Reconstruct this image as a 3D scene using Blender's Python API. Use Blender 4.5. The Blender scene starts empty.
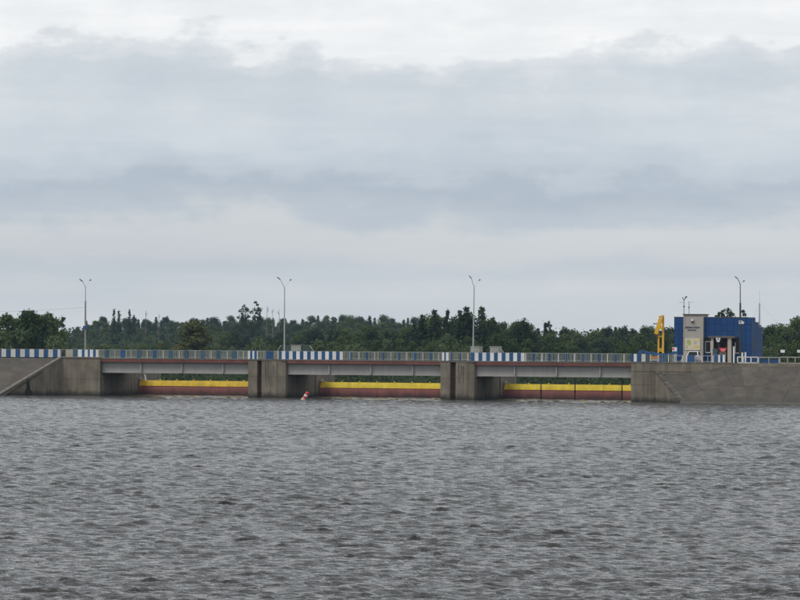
import bpy, math, random
import numpy as np
from mathutils import Vector, Matrix

random.seed(7)
rng = np.random.default_rng(11)
SC = bpy.context.scene
COL = SC.collection
R = math.radians

# ------------------------------------------------------------------ camera
FPX, DIST, YAW, ROLL = 3600.0, 450.0, R(16.0), R(0.40)
EYE = Vector((DIST * math.sin(YAW), -DIST * math.cos(YAW), 7.0))
PITCH = math.atan(43.0 / FPX)
_fh = Vector((-math.sin(YAW), math.cos(YAW), 0))
_r0 = Vector((math.cos(YAW), math.sin(YAW), 0))
_fw = (_fh * math.cos(PITCH) + Vector((0, 0, 1)) * math.sin(PITCH)).normalized()
_u0 = _r0.cross(_fw)
_rt = _r0 * math.cos(ROLL) + _u0 * math.sin(ROLL)
_up = _u0 * math.cos(ROLL) - _r0 * math.sin(ROLL)
cam = bpy.data.cameras.new('camera')
cam.sensor_width = 36.0
cam.lens = 36.0 * FPX / 800.0
cam.clip_start = 0.5
cam.clip_end = 20000.0
camo = bpy.data.objects.new('camera', cam)
COL.objects.link(camo)
M4 = Matrix((_rt, _up, -_fw)).transposed().to_4x4()
M4.translation = EYE
camo.matrix_world = M4
SC.camera = camo

# ------------------------------------------------------------------ world, sun, exposure
SUN_EL, SUN_AZ = R(52), R(215)          # azimuth clockwise from +Y: behind the camera's left
w = bpy.data.worlds.new('World')
SC.world = w
w.use_nodes = True
wn, wl = w.node_tree.nodes, w.node_tree.links
wn.clear()
def WN(t, **kw):
    n = wn.new(t)
    for k, v in kw.items():
        setattr(n, k, v)
    return n
def wmath(op, a, b=None, c=None):
    n = WN('ShaderNodeMath', operation=op)
    for i, q in enumerate((a, b, c)):
        if q is None: continue
        if isinstance(q, (int, float)): n.inputs[i].default_value = q
        else: wl.new(q, n.inputs[i])
    return n.outputs[0]
tc = WN('ShaderNodeTexCoord')
sep = WN('ShaderNodeSeparateXYZ'); wl.new(tc.outputs['Generated'], sep.inputs[0])
def wnoise(sx, sz, detail, rough, off=0.0):
    mp = WN('ShaderNodeMapping')
    mp.inputs['Scale'].default_value = (sx, sx, sz)
    mp.inputs['Location'].default_value = (off, off * 0.7, off * 1.3)
    wl.new(tc.outputs['Generated'], mp.inputs[0])
    n = WN('ShaderNodeTexNoise')
    n.inputs['Scale'].default_value = 1.0
    n.inputs['Detail'].default_value = detail
    n.inputs['Roughness'].default_value = rough
    wl.new(mp.outputs[0], n.inputs['Vector'])
    return n.outputs['Fac']
nA = wnoise(14, 40, 6, 0.58, 3.1)        # billows
nB = wnoise(6, 85, 5, 0.55, 7.7)         # long flat bands
nC = wnoise(9, 22, 7, 0.62, 1.4)         # wisps high up
z = wmath('ABSOLUTE', sep.outputs[2])
amp = WN('ShaderNodeMapRange'); wl.new(z, amp.inputs[0])
amp.inputs[1].default_value = 0.02; amp.inputs[2].default_value = 0.075; amp.inputs[3].default_value = 0.018; amp.inputs[4].default_value = 0.056
e = wmath('MULTIPLY_ADD', wmath('SUBTRACT', nA, 0.5), amp.outputs[0], z)
nD = wnoise(42, 70, 7, 0.6, 5.3)
e = wmath('MULTIPLY_ADD', wmath('SUBTRACT', nD, 0.5), wmath('MULTIPLY', amp.outputs[0], 0.55), e)
e = wmath('MULTIPLY_ADD', wmath('SUBTRACT', nB, 0.5), 0.012, e)
ramp = WN('ShaderNodeValToRGB')
cr = ramp.color_ramp
cr.interpolation = 'EASE'
stops = [(0.000, (0.64, 0.665, 0.69)), (0.012, (0.625, 0.655, 0.685)), (0.0205, (0.57, 0.61, 0.66)), (0.026, (0.625, 0.65, 0.68)),
         (0.032, (0.61, 0.64, 0.67)), (0.038, (0.505, 0.56, 0.63)), (0.0425, (0.465, 0.53, 0.61)),
         (0.048, (0.55, 0.61, 0.68)), (0.056, (0.61, 0.665, 0.72)), (0.070, (0.68, 0.725, 0.765)),
         (0.0755, (0.75, 0.78, 0.81)), (0.0815, (0.94, 0.945, 0.95)), (0.13, (0.96, 0.96, 0.965)), (0.26, (0.77, 0.80, 0.835)),
         ]
mx = 0.3
cr.elements[0].position = 0; cr.elements[0].color = (*stops[0][1], 1)
cr.elements[1].position = stops[-1][0] / mx; cr.elements[1].color = (*stops[-1][1], 1)
for p, c in stops[1:-1]:
    el = cr.elements.new(p / mx); el.color = (*c, 1)
wl.new(wmath('DIVIDE', e, mx), ramp.inputs[0])
# broken cloud higher up: bright and grey mottling that carries on over the whole dome
wr = WN('ShaderNodeValToRGB')
wr.color_ramp.elements[0].position = 0.40; wr.color_ramp.elements[0].color = (1.02, 1.02, 1.02, 1)
wr.color_ramp.elements[1].position = 0.66; wr.color_ramp.elements[1].color = (0.76, 0.79, 0.825, 1)
wl.new(nC, wr.inputs[0])
mixc = WN('ShaderNodeMix', data_type='RGBA', blend_type='MULTIPLY')
hi = WN('ShaderNodeMapRange'); wl.new(z, hi.inputs[0]); hi.inputs[1].default_value = 0.045; hi.inputs[2].default_value = 0.10
wl.new(hi.outputs[0], mixc.inputs[0])
wl.new(ramp.outputs[0], mixc.inputs[6]); wl.new(wr.outputs[0], mixc.inputs[7])
sky = WN('ShaderNodeTexSky', sky_type='NISHITA')
sky.sun_disc = False
sky.sun_elevation = SUN_EL
sky.sun_rotation = SUN_AZ
SKYS = 0.1
scl = WN('ShaderNodeMix', data_type='RGBA', blend_type='MULTIPLY')
scl.inputs[0].default_value = 1.0
nE = wnoise(5, 75, 6, 0.6, 9.2)        # thin layered streaks
lay = wmath('MULTIPLY_ADD', wmath('SUBTRACT', nE, 0.5), 0.30, 1.0)
layc = WN('ShaderNodeMix', data_type='RGBA', blend_type='MULTIPLY'); layc.inputs[0].default_value = 1.0
lcc = WN('ShaderNodeCombineColor')
wl.new(wmath('MULTIPLY_ADD', wmath('SUBTRACT', lay, 1.0), 1.15, 1.0), lcc.inputs[0]); wl.new(lay, lcc.inputs[1]); wl.new(wmath('MULTIPLY_ADD', wmath('SUBTRACT', lay, 1.0), 0.8, 1.0), lcc.inputs[2])
wl.new(mixc.outputs[2], layc.inputs[6]); wl.new(lcc.outputs[0], layc.inputs[7])
wl.new(layc.outputs[2], scl.inputs[6]); scl.inputs[7].default_value = (1.03 / SKYS,) * 3 + (1,)
cov = WN('ShaderNodeMix', data_type='RGBA')
cov.inputs[0].default_value = 0.94
wl.new(sky.outputs[0], cov.inputs[6]); wl.new(scl.outputs[2], cov.inputs[7])
bg = WN('ShaderNodeBackground'); bg.inputs['Strength'].default_value = SKYS
wl.new(cov.outputs[2], bg.inputs['Color'])
wo = WN('ShaderNodeOutputWorld'); wl.new(bg.outputs[0], wo.inputs['Surface'])

sl = bpy.data.lights.new('sun', 'SUN')
sl.energy = 1.5
sl.angle = R(20)
sl.color = (1.0, 0.96, 0.9)
so = bpy.data.objects.new('sun', sl)
COL.objects.link(so)
sd = Vector((math.sin(SUN_AZ) * math.cos(SUN_EL), math.cos(SUN_AZ) * math.cos(SUN_EL), math.sin(SUN_EL)))
so.rotation_euler = sd.to_track_quat('Z', 'Y').to_euler()
so.location = (0, -100, 200)

SC.view_settings.view_transform = 'Standard'
SC.view_settings.look = 'None'
SC.view_settings.exposure = 0.0
SC.view_settings.gamma = 1.0
SC.view_settings.use_curve_mapping = False
SC.render.engine = 'CYCLES'

# ------------------------------------------------------------------ measuring helpers
def ray(px, py):
    return _fw + _rt * ((px - 400.0) / FPX) + _up * ((300.0 - py) / FPX)
def PT(px, py, v):                       # the point seen at a pixel, on the plane y = v
    d = ray(px, py)
    return EYE + d * ((v - EYE.y) / d.y)
def X(px, v=0.0, py=380): return PT(px, py, v).x
def Z(px, py, v=0.0): return PT(px, py, v).z

# ------------------------------------------------------------------ materials
MATS = {}
def mat(name, col, rough=0.7, var=0.12, scale=0.8, bump=0.0, metal=0.0, streak=0.0, rand=0.0,
        stain=None, spec=0.4, fine=12.0):
    m = bpy.data.materials.new(name); m.use_nodes = True
    n, l = m.node_tree.nodes, m.node_tree.links
    b = n['Principled BSDF']
    b.inputs['Roughness'].default_value = rough
    b.inputs['Metallic'].default_value = metal
    b.inputs['Specular IOR Level'].default_value = spec
    geo = n.new('ShaderNodeNewGeometry')
    def noise(sc3, det=5, rg=0.6):
        mp = n.new('ShaderNodeMapping'); mp.inputs['Scale'].default_value = sc3
        l.new(geo.outputs['Position'], mp.inputs[0])
        t = n.new('ShaderNodeTexNoise'); t.inputs['Scale'].default_value = 1
        t.inputs['Detail'].default_value = det; t.inputs['Roughness'].default_value = rg
        l.new(mp.outputs[0], t.inputs['Vector'])
        return t.outputs['Fac']
    def math_(op, a, b_=None, c=None):
        q = n.new('ShaderNodeMath'); q.operation = op
        for i, s in enumerate((a, b_, c)):
            if s is None: continue
            if isinstance(s, (int, float)): q.inputs[i].default_value = s
            else: l.new(s, q.inputs[i])
        return q.outputs[0]
    f = math_('MULTIPLY_ADD', math_('SUBTRACT', noise((scale,) * 3), 0.5), var * 4, 1.0)
    if fine:
        f = math_('MULTIPLY', f, math_('MULTIPLY_ADD', math_('SUBTRACT', noise((fine,) * 3, 3), 0.5), var * 1.6, 1.0))
    if streak:
        s = noise((1.6, 1.6, 0.10), 6, 0.65)
        f = math_('MULTIPLY', f, math_('MULTIPLY_ADD', math_('SUBTRACT', s, 0.5), streak * 4, 1.0))
    if rand:
        oi = n.new('ShaderNodeObjectInfo')
        f = math_('MULTIPLY', f, math_('MULTIPLY_ADD', math_('SUBTRACT', oi.outputs['Random'], 0.5), rand * 2, 1.0))
    f = math_('MAXIMUM', f, 0.15)
    mx = n.new('ShaderNodeMix'); mx.data_type = 'RGBA'; mx.blend_type = 'MULTIPLY'
    mx.inputs[0].default_value = 1
    mx.inputs[6].default_value = (*col, 1)
    comb = n.new('ShaderNodeCombineColor')
    for i in range(3): l.new(f, comb.inputs[i])
    l.new(comb.outputs[0], mx.inputs[7])
    out = mx.outputs[2]
    if stain:                            # (colour, z where it starts to fade, z where it is gone, amount)
        sc_, z0, z1, am = stain
        sp = n.new('ShaderNodeSeparateXYZ'); l.new(geo.outputs['Position'], sp.inputs[0])
        zz = math_('MULTIPLY_ADD', math_('SUBTRACT', noise((0.9, 0.9, 0.5)), 0.5), 1.1, sp.outputs[2])
        mr = n.new('ShaderNodeMapRange'); l.new(zz, mr.inputs[0])
        mr.inputs[1].default_value = z0; mr.inputs[2].default_value = z1
        mr.inputs[3].default_value = am; mr.inputs[4].default_value = 0
        m2 = n.new('ShaderNodeMix'); m2.data_type = 'RGBA'
        l.new(mr.outputs[0], m2.inputs[0]); l.new(out, m2.inputs[6]); m2.inputs[7].default_value = (*sc_, 1)
        out = m2.outputs[2]
    l.new(out, b.inputs['Base Color'])
    if bump:
        bn = n.new('ShaderNodeBump'); bn.inputs['Strength'].default_value = 0.6
        bn.inputs['Distance'].default_value = bump
        l.new(noise((5, 5, 5), 6), bn.inputs['Height']); l.new(bn.outputs[0], b.inputs['Normal'])
    MATS[name] = m
    return m

ALGAE = ((0.028, 0.027, 0.022), 0.15, 0.75, 0.92)
mat('concrete', (0.178, 0.152, 0.115), 0.9, 0.34, 0.55, 0.04, streak=0.36, stain=ALGAE)
mat('concrete_light', (0.36, 0.33, 0.29), 0.9, 0.12, 0.7, 0.01, streak=0.08)
mat('slab', (0.086, 0.074, 0.060), 0.92, 0.34, 0.6, 0.03, rand=0.17, streak=0.10, stain=((0.06, 0.055, 0.045), 0.1, 1.0, 0.8))
mat('joint', (0.05, 0.044, 0.036), 0.95, 0.2, 1.0)
mat('kerb_concrete', (0.175, 0.155, 0.13), 0.9, 0.15, 0.6, streak=0.05)
mat('asphalt', (0.05, 0.05, 0.05), 0.9, 0.1, 1.0)
mat('red_edge', (0.165, 0.060, 0.048), 0.8, 0.34, 0.6, streak=0.2)
mat('girder_grey', (0.33, 0.315, 0.30), 0.6, 0.08, 0.5, streak=0.10)
mat('yellow', (0.84, 0.63, 0.035), 0.55, 0.15, 0.9, streak=0.18)
mat('yellow_warm', (0.80, 0.53, 0.03), 0.55, 0.2, 1.1, streak=0.24)
mat('gate_red', (0.30, 0.105, 0.092), 0.7, 0.14, 0.6, streak=0.14, stain=((0.030, 0.027, 0.028), 0.1, 0.9, 0.8))
mat('crane_yellow', (0.75, 0.42, 0.03), 0.5, 0.08, 1.0)
mat('stain_brown', (0.105, 0.085, 0.062), 0.9, 0.3, 2.0)
mat('seep', (0.016, 0.014, 0.011), 0.7, 0.3, 2.0)
mat('rust', (0.13, 0.05, 0.035), 0.8, 0.2, 1.5)
mat('steel_dark', (0.035, 0.036, 0.04), 0.6, 0.1)
mat('galvanised', (0.40, 0.42, 0.43), 0.45, 0.08, 1.0, metal=0.3)
mat('lamp_concrete', (0.27, 0.255, 0.23), 0.85, 0.12, 1.2)
mat('white_paint', (0.70, 0.70, 0.69), 0.55, 0.09, 2.5, rand=0.10)
mat('old_white', (0.56, 0.54, 0.49), 0.6, 0.10, 1.5, rand=0.10)
mat('blue_paint', (0.018, 0.075, 0.195), 0.5, 0.10, 1.5, rand=0.18)
mat('teal_paint', (0.04, 0.095, 0.14), 0.55, 0.12, 1.5, rand=0.2)
mat('bar_grey', (0.27, 0.285, 0.27), 0.6, 0.15, 0.4)
mat('cream', (0.40, 0.37, 0.29), 0.6, 0.12, 1.5, rand=0.12)
mat('wall_blue', (0.016, 0.058, 0.175), 0.6, 0.06, 0.6, rand=0.10, fine=0, spec=0.15)
mat('wall_core', (0.008, 0.02, 0.07), 0.8, 0.1)
mat('tower_grey', (0.37, 0.345, 0.31), 0.85, 0.08, 0.6, streak=0.06)
mat('canopy_dark', (0.11, 0.10, 0.09), 0.8, 0.1)
mat('column_tan', (0.42, 0.37, 0.31), 0.8, 0.1)
mat('lobby_brown', (0.07, 0.05, 0.04), 0.8, 0.1)
mat('glass_dark', (0.008, 0.009, 0.011), 0.15, 0.0, fine=0, spec=0.25)
mat('sign_red', (0.62, 0.035, 0.06), 0.5, 0.06, 2.0)
mat('sign_navy', (0.012, 0.045, 0.10), 0.6, 0.05)
mat('map_cream', (0.62, 0.54, 0.41), 0.6, 0.10, 3.0)
mat('map_green', (0.34, 0.42, 0.13), 0.6, 0.12, 3.0)
mat('map_yellow', (0.62, 0.54, 0.20), 0.6, 0.12, 3.0)
mat('map_lilac', (0.42, 0.38, 0.44), 0.6, 0.08, 3.0)
mat('tyre', (0.02, 0.02, 0.02), 0.9, 0.1)
mat('orange', (0.70, 0.20, 0.04), 0.6, 0.1)
mat('box_green', (0.045, 0.075, 0.065), 0.7, 0.12)
mat('cabinet', (0.34, 0.34, 0.30), 0.8, 0.12, 0.8, streak=0.06)
mat('ground', (0.055, 0.065, 0.028), 0.95, 0.2, 0.1)
mat('bark', (0.075, 0.062, 0.05), 0.95, 0.15, 2.0)
mat('bark_pale', (0.17, 0.15, 0.13), 0.95, 0.15, 2.0)

def leaf_mat(name, col, col2, rand=0.35):
    m = bpy.data.materials.new(name); m.use_nodes = True
    n, l = m.node_tree.nodes, m.node_tree.links
    b = n['Principled BSDF']; b.inputs['Roughness'].default_value = 0.7
    b.inputs['Specular IOR Level'].default_value = 0.15
    oi = n.new('ShaderNodeObjectInfo'); geo = n.new('ShaderNodeNewGeometry')
    t = n.new('ShaderNodeTexNoise'); t.inputs['Scale'].default_value = 0.45; t.inputs['Detail'].default_value = 4
    l.new(geo.outputs['Position'], t.inputs['Vector'])
    mx = n.new('ShaderNodeMix'); mx.data_type = 'RGBA'
    mx.inputs[6].default_value = (*col, 1); mx.inputs[7].default_value = (*col2, 1)
    a = n.new('ShaderNodeMath'); a.operation = 'MULTIPLY_ADD'
    l.new(oi.outputs['Random'], a.inputs[0]); a.inputs[1].default_value = 0.9
    s = n.new('ShaderNodeMath'); s.operation = 'MULTIPLY_ADD'
    l.new(t.outputs['Fac'], s.inputs[0]); s.inputs[1].default_value = 1.2; s.inputs[2].default_value = -0.6
    l.new(s.outputs[0], a.inputs[2]); a.use_clamp = True
    l.new(a.outputs[0], mx.inputs[0])
    l.new(mx.outputs[2], b.inputs['Base Color'])
    tr = n.new('ShaderNodeBsdfTranslucent'); l.new(mx.outputs[2], tr.inputs['Color'])
    ms = n.new('ShaderNodeMixShader'); ms.inputs[0].default_value = 0.25
    l.new(b.outputs[0], ms.inputs[1]); l.new(tr.outputs[0], ms.inputs[2])
    l.new(ms.outputs[0], n['Material Output'].inputs['Surface'])
    MATS[name] = m
leaf_mat('leaf_broad', (0.037, 0.066, 0.018), (0.100, 0.130, 0.038))
leaf_mat('leaf_willow', (0.066, 0.098, 0.042), (0.130, 0.155, 0.066))
leaf_mat('leaf_conifer', (0.022, 0.041, 0.017), (0.052, 0.074, 0.028))
leaf_mat('leaf_olive', (0.068, 0.080, 0.020), (0.10, 0.105, 0.032))

# ------------------------------------------------------------------ mesh helpers
class MB:
    def __init__(s): s.v, s.f, s.mi = [], [], []
    def add(s, vs, fs, mi=0):
        o = len(s.v); s.v += [tuple(p) for p in vs]
        s.f += [tuple(i + o for i in f) for f in fs]; s.mi += [mi] * len(fs); return s
    def box(s, x0, x1, y0, y1, z0, z1, mi=0):
        vs = [(x0, y0, z0), (x1, y0, z0), (x1, y1, z0), (x0, y1, z0), (x0, y0, z1), (x1, y0, z1), (x1, y1, z1), (x0, y1, z1)]
        return s.add(vs, [(0, 3, 2, 1), (4, 5, 6, 7), (0, 1, 5, 4), (1, 2, 6, 5), (2, 3, 7, 6), (3, 0, 4, 7)], mi)
    def cbox(s, x0, x1, y0, y1, z0, z1, c=0.03, mi=0):        # box with chamfered vertical edges
        p = [(x0 + c, y0), (x1 - c, y0), (x1, y0 + c), (x1, y1 - c), (x1 - c, y1), (x0 + c, y1), (x0, y1 - c), (x0, y0 + c)]
        return s.prism(p, z0, z1, mi)
    def prism(s, p, z0, z1, mi=0):                             # outline in xy, extruded in z (ccw)
        n = len(p)
        vs = [(a, b, z0) for a, b in p] + [(a, b, z1) for a, b in p]
        fs = [tuple(range(n - 1, -1, -1)), tuple(range(n, 2 * n))]
        fs += [(i, (i + 1) % n, n + (i + 1) % n, n + i) for i in range(n)]
        return s.add(vs, fs, mi)
    def yprism(s, p, y0, y1, mi=0):                            # outline in xz, extruded in y
        n = len(p)
        vs = [(a, y0, b) for a, b in p] + [(a, y1, b) for a, b in p]
        fs = [tuple(range(n)), tuple(range(2 * n - 1, n - 1, -1))]
        fs += [((i + 1) % n, i, n + i, n + (i + 1) % n) for i in range(n)]
        return s.add(vs, fs, mi)
    def tube(s, pts, rad, n=6, mi=0, cap=True):
        pts = [Vector(p) for p in pts]
        if isinstance(rad, (int, float)): rad = [rad] * len(pts)
        vs, fs = [], []
        for i, p in enumerate(pts):
            t = (pts[min(i + 1, len(pts) - 1)] - pts[max(i - 1, 0)]).normalized()
            a = t.cross(Vector((0, 0, 1)) if abs(t.z) < 0.9 else Vector((1, 0, 0))).normalized()
            b = t.cross(a)
            for k in range(n):
                an = 2 * math.pi * k / n
                vs.append(p + a * (rad[i] * math.cos(an)) + b * (rad[i] * math.sin(an)))
        for i in range(len(pts) - 1):
            for k in range(n):
                fs.append((i * n + k, i * n + (k + 1) % n, (i + 1) * n + (k + 1) % n, (i + 1) * n + k))
        if cap:
            fs.append(tuple(range(n - 1, -1, -1))); q = (len(pts) - 1) * n
            fs.append(tuple(range(q, q + n)))
        return s.add(vs, fs, mi)
    def bar(s, a, b, wd, ht, mi=0):                            # rectangular bar between two points
        a, b = Vector(a), Vector(b); t = (b - a).normalized()
        u = t.cross(Vector((0, 0, 1)) if abs(t.z) < 0.95 else Vector((0, 1, 0))).normalized() * wd / 2
        q = t.cross(u).normalized() * ht / 2
        vs = [a - u - q, a + u - q, a + u + q, a - u + q, b - u - q, b + u - q, b + u + q, b - u + q]
        return s.add(vs, [(0, 3, 2, 1), (4, 5, 6, 7), (0, 1, 5, 4), (1, 2, 6, 5), (2, 3, 7, 6), (3, 0, 4, 7)], mi)
    def mesh(s, name, mats, off=(0, 0, 0), smooth=False):
        me = bpy.data.meshes.new(name)
        me.from_pydata([(a - off[0], b - off[1], c - off[2]) for a, b, c in s.v], [], s.f)
        if isinstance(mats, str): mats = [mats]
        for m in mats: me.materials.append(MATS[m])
        if len(mats) > 1: me.polygons.foreach_set('material_index', s.mi)
        if smooth: me.polygons.foreach_set('use_smooth', [True] * len(me.polygons))
        me.update()
        return me

def wloc(o):
    v = Vector((0, 0, 0))
    while o: v = v + o.location; o = o.parent
    return v
def tag(o, label=None, cat=None, group=None, kind=None):
    if label: o['label'] = label
    if cat: o['category'] = cat
    if group: o['group'] = group
    if kind: o['kind'] = kind
    return o
def thing(name, label, cat, loc, group=None):
    o = bpy.data.objects.new(name, None); o.empty_display_size = 0.3
    COL.objects.link(o); o.location = loc
    return tag(o, label, cat, group)
def part(name, mb, mats, parent=None, smooth=False, label=None, kind=None):   # mb in world coordinates
    off = wloc(parent) if parent else Vector((0, 0, 0))
    o = bpy.data.objects.new(name, mb.mesh(name, mats, off, smooth))
    COL.objects.link(o); o.parent = parent
    return tag(o, label, kind=kind)
def piece(name, me, loc, parent, scale=None, rotz=0.0):                        # shared mesh at a world position
    o = bpy.data.objects.new(name, me); COL.objects.link(o)
    o.parent = parent; o.location = Vector(loc) - wloc(parent)
    if scale: o.scale = scale
    if rotz: o.rotation_euler.z = rotz
    return o
def structure(name, mb, mats, smooth=False):
    return tag(part(name, mb, mats, None, smooth), kind='structure')
def unit_box(name, m): return MB().box(-.5, .5, -.5, .5, 0, 1).mesh(name, m)

# ------------------------------------------------------------------ ground and water
def gz(x, y):
    t = np.clip((np.asarray(y, float) - 260) / 1100, 0, 1)
    return -3.0 + 7.5 * t * t * (3 - 2 * t)
def build_ground():
    xs = np.linspace(-1800, 1800, 61); ys = np.concatenate([[-700, -300, 0, 25], np.linspace(60, 2600, 60)])
    mb = MB()
    mb.v = [(x, y, float(gz(x, y)) + (0 if y < 100 else 0.5 * math.sin(x * .013) * math.sin(y * .011))) for y in ys for x in xs]
    n = len(xs)
    for j in range(len(ys) - 1):
        for i in range(n - 1):
            mb.f.append((j * n + i, j * n + i + 1, (j + 1) * n + i + 1, (j + 1) * n + i))
    structure('ground', mb, 'ground', True)
build_ground()

def build_water():
    a0 = YAW
    fine = np.linspace(-R(8.4), R(8.4), 320)
    outer = R(8.6) + (np.linspace(0, 1, 26)[1:] ** 1.7) * R(44)
    ang = np.concatenate([-outer[::-1], fine, outer])
    near = np.exp(np.linspace(math.log(16), math.log(82), 260))[:-1]
    far = np.exp(np.linspace(math.log(82), math.log(462), 2300))
    rr = np.concatenate([near, far]); rho = rr / rr[-1]
    dirx = -np.sin(a0 + ang); diry = np.cos(a0 + ang)
    rmax = (16.0 - EYE.y) / diry
    P = rho[:, None] * rmax[None, :]
    x = EYE.x + P * dirx[None, :]; y = EYE.y + P * diry[None, :]
    da = np.gradient(ang); drho = np.gradient(np.log(rho))
    spc = P * np.maximum(da[None, :], drho[:, None])
    H = np.zeros_like(x); DX = np.zeros_like(x); DY = np.zeros_like(x)
    g = np.random.default_rng(5)
    N = 64
    lam = np.exp(np.linspace(math.log(0.20), math.log(2.6), N))
    wind = math.atan2(-1.0, 0.45)            # waves run down the lake towards the camera
    for i in range(N):
        k = 2 * math.pi / lam[i]
        sl_ = 0.044 * (1.0 if lam[i] < 1.1 else (1.1 / lam[i]) ** 1.0) * (0.7 + 0.6 * g.random())
        th = wind + g.normal(0, 0.62)
        kx, ky = k * math.cos(th), k * math.sin(th)
        ph = g.random() * 6.283
        amp = sl_ / k * np.clip((lam[i] / spc - 2.0) / 1.2, 0, 1)
        arg = kx * x + ky * y + ph
        c, s = np.cos(arg), np.sin(arg)
        H += amp * c
        DX -= 1.0 * amp * math.cos(th) * s; DY -= 1.0 * amp * math.sin(th) * s
    # short steep wavelets that stand up in scattered packets
    def field(sc_, n_, sd):
        gg = np.random.default_rng(sd); out = np.zeros_like(x)
        for _ in range(n_):
            th = gg.uniform(0, 6.283); k = 2 * math.pi / (sc_ * gg.uniform(.7, 1.6))
            out += np.sin(k * math.cos(th) * x + k * math.sin(th) * y * .6 + gg.uniform(0, 6.283))
        return out / math.sqrt(n_ / 2)
    pk = np.clip((field(2.3, 11, 21) + .45 * field(17.0, 6, 22) - .65) / 1.2, 0, 1.25)
    for i in range(26):
        lm = .28 * (3.0 ** (i / 25)); k = 2 * math.pi / lm
        th = wind + .25 + g.normal(0, 0.30); ph = g.random() * 6.283
        amp = .080 / k * np.clip((lm / spc - 2.0) / 1.2, 0, 1) * pk
        arg = k * math.cos(th) * x + k * math.sin(th) * y + ph
        c, s = np.cos(arg), np.sin(arg)
        H += amp * c
        DX -= amp * math.cos(th) * s; DY -= amp * math.sin(th) * s
    # gusts: patches of rougher and calmer water
    gust = (1.0 + 0.40 * np.clip((P - 140) / 260, 0, 1)) * (0.92 + 0.14 * np.sin(x * 0.11 + 1.3 * np.sin(y * 0.045)) * np.sin(y * 0.06 + 0.7 * np.sin(x * 0.07)))
    edge = np.clip((16.0 - y) / 3.0, 0, 1)
    x2 = x + DX * gust * edge; y2 = y + DY * gust * edge; z2 = H * gust
    nr, nc = x.shape
    co = np.stack([x2, y2, z2], -1).reshape(-1, 3).astype(np.float32)
    idx = np.arange(nr * nc).reshape(nr, nc)
    q = np.stack([idx[:-1, :-1], idx[1:, :-1], idx[1:, 1:], idx[:-1, 1:]], -1).reshape(-1, 4)
    me = bpy.data.meshes.new('water')
    me.vertices.add(len(co)); me.vertices.foreach_set('co', co.ravel())
    me.loops.add(q.size); me.loops.foreach_set('vertex_index', q.ravel().astype(np.int32))
    me.polygons.add(len(q)); me.polygons.foreach_set('loop_start', np.arange(0, q.size, 4, dtype=np.int32))
    me.update(calc_edges=True)
    me.polygons.foreach_set('use_smooth', np.ones(len(q), bool))
    if me.polygons[0].normal.z < 0: me.flip_normals()
    m = bpy.data.materials.new('lake_water'); m.use_nodes = True
    n, l = m.node_tree.nodes, m.node_tree.links
    b = n['Principled BSDF']
    b.inputs['Base Color'].default_value = (0.024, 0.0225, 0.0175, 1)
    b.inputs['Roughness'].default_value = 0.06
    b.inputs['IOR'].default_value = 1.333
    geo = n.new('ShaderNodeNewGeometry')
    prev = None
    for sc3, dist, st in (((2.1, 4.8, 1.0), 0.17, 1.0), ((7.0, 12, 4.0), 0.040, 0.9)):
        mp = n.new('ShaderNodeMapping'); mp.inputs['Scale'].default_value = sc3
        mp.inputs['Rotation'].default_value = (0, 0, R(-14))
        l.new(geo.outputs['Position'], mp.inputs[0])
        t = n.new('ShaderNodeTexNoise'); t.inputs['Scale'].default_value = 1; t.inputs['Detail'].default_value = 4
        t.inputs['Roughness'].default_value = 0.55
        l.new(mp.outputs[0], t.inputs['Vector'])
        bn = n.new('ShaderNodeBump'); bn.inputs['Strength'].default_value = st; bn.inputs['Distance'].default_value = dist
        l.new(t.outputs['Fac'], bn.inputs['Height'])
        if prev: l.new(prev, bn.inputs['Normal'])
        prev = bn.outputs[0]
    l.new(prev, b.inputs['Normal'])
    me.materials.append(m)
    o = bpy.data.objects.new('water', me); COL.objects.link(o); o['kind'] = 'structure'
build_water()

# ------------------------------------------------------------------ embankments
DECK = 4.78
GATE_V = 14.0
RUN = 10.0                                   # horizontal run of the 1 : 2 slope
xl_top, xl_toe = X(62, 0, 358), X(-1, -RUN, 395)
xr_face = X(631, 0, 380)

def slab_mesh(A, B, C, D, th=0.15):
    # top-left, top-right, bottom-right, bottom-left corners, thickness downwards
    A, B, C, D = map(Vector, (A, B, C, D))
    nrm = (B - A).cross(D - A).normalized()
    if nrm.z < 0: nrm = -nrm
    lo = [p - nrm * th for p in (A, B, C, D)]
    return MB().add([A, B, C, D] + lo, [(0, 3, 2, 1), (4, 5, 6, 7), (0, 1, 5, 4), (1, 2, 6, 5), (2, 3, 7, 6), (3, 0, 4, 7)])

def embankment(name, tops, toes, rows, jit):
    """tops / toes: lists of (x, y, z) along the slope, one per joint; slabs are laid between them."""
    body = MB()
    for i in range(len(tops) - 1):
        a, b, c, d = tops[i], tops[i + 1], toes[i + 1], toes[i]
        dn = 0.12
        dn = .10
        body.add([(a[0], a[1], a[2] - dn), (b[0], b[1], b[2] - dn), (c[0], c[1], c[2] - dn), (d[0], d[1], d[2] - dn)], [(0, 3, 2, 1)])
    o = structure(name, body, 'joint')
    for i in range(len(tops) - 1):
        for r in range(rows):
            t0, t1 = r / rows, (r + 1) / rows
            def lerp(p, q, t): return Vector(p).lerp(Vector(q), t)
            A, B = lerp(tops[i], toes[i], t0), lerp(tops[i + 1], toes[i + 1], t0)
            C, D = lerp(tops[i + 1], toes[i + 1], t1), lerp(tops[i], toes[i], t1)
            cen = (A + B + C + D) / 4
            q = [cen + (p - cen) * 1.0 + (cen - p).normalized() * 0.018 for p in (A, B, C, D)]
            up = random.uniform(-jit, jit)
            q = [p + Vector((0, 0, up)) for p in q]
            part('slab', slab_mesh(*q), 'slab', o)
    return o
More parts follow.
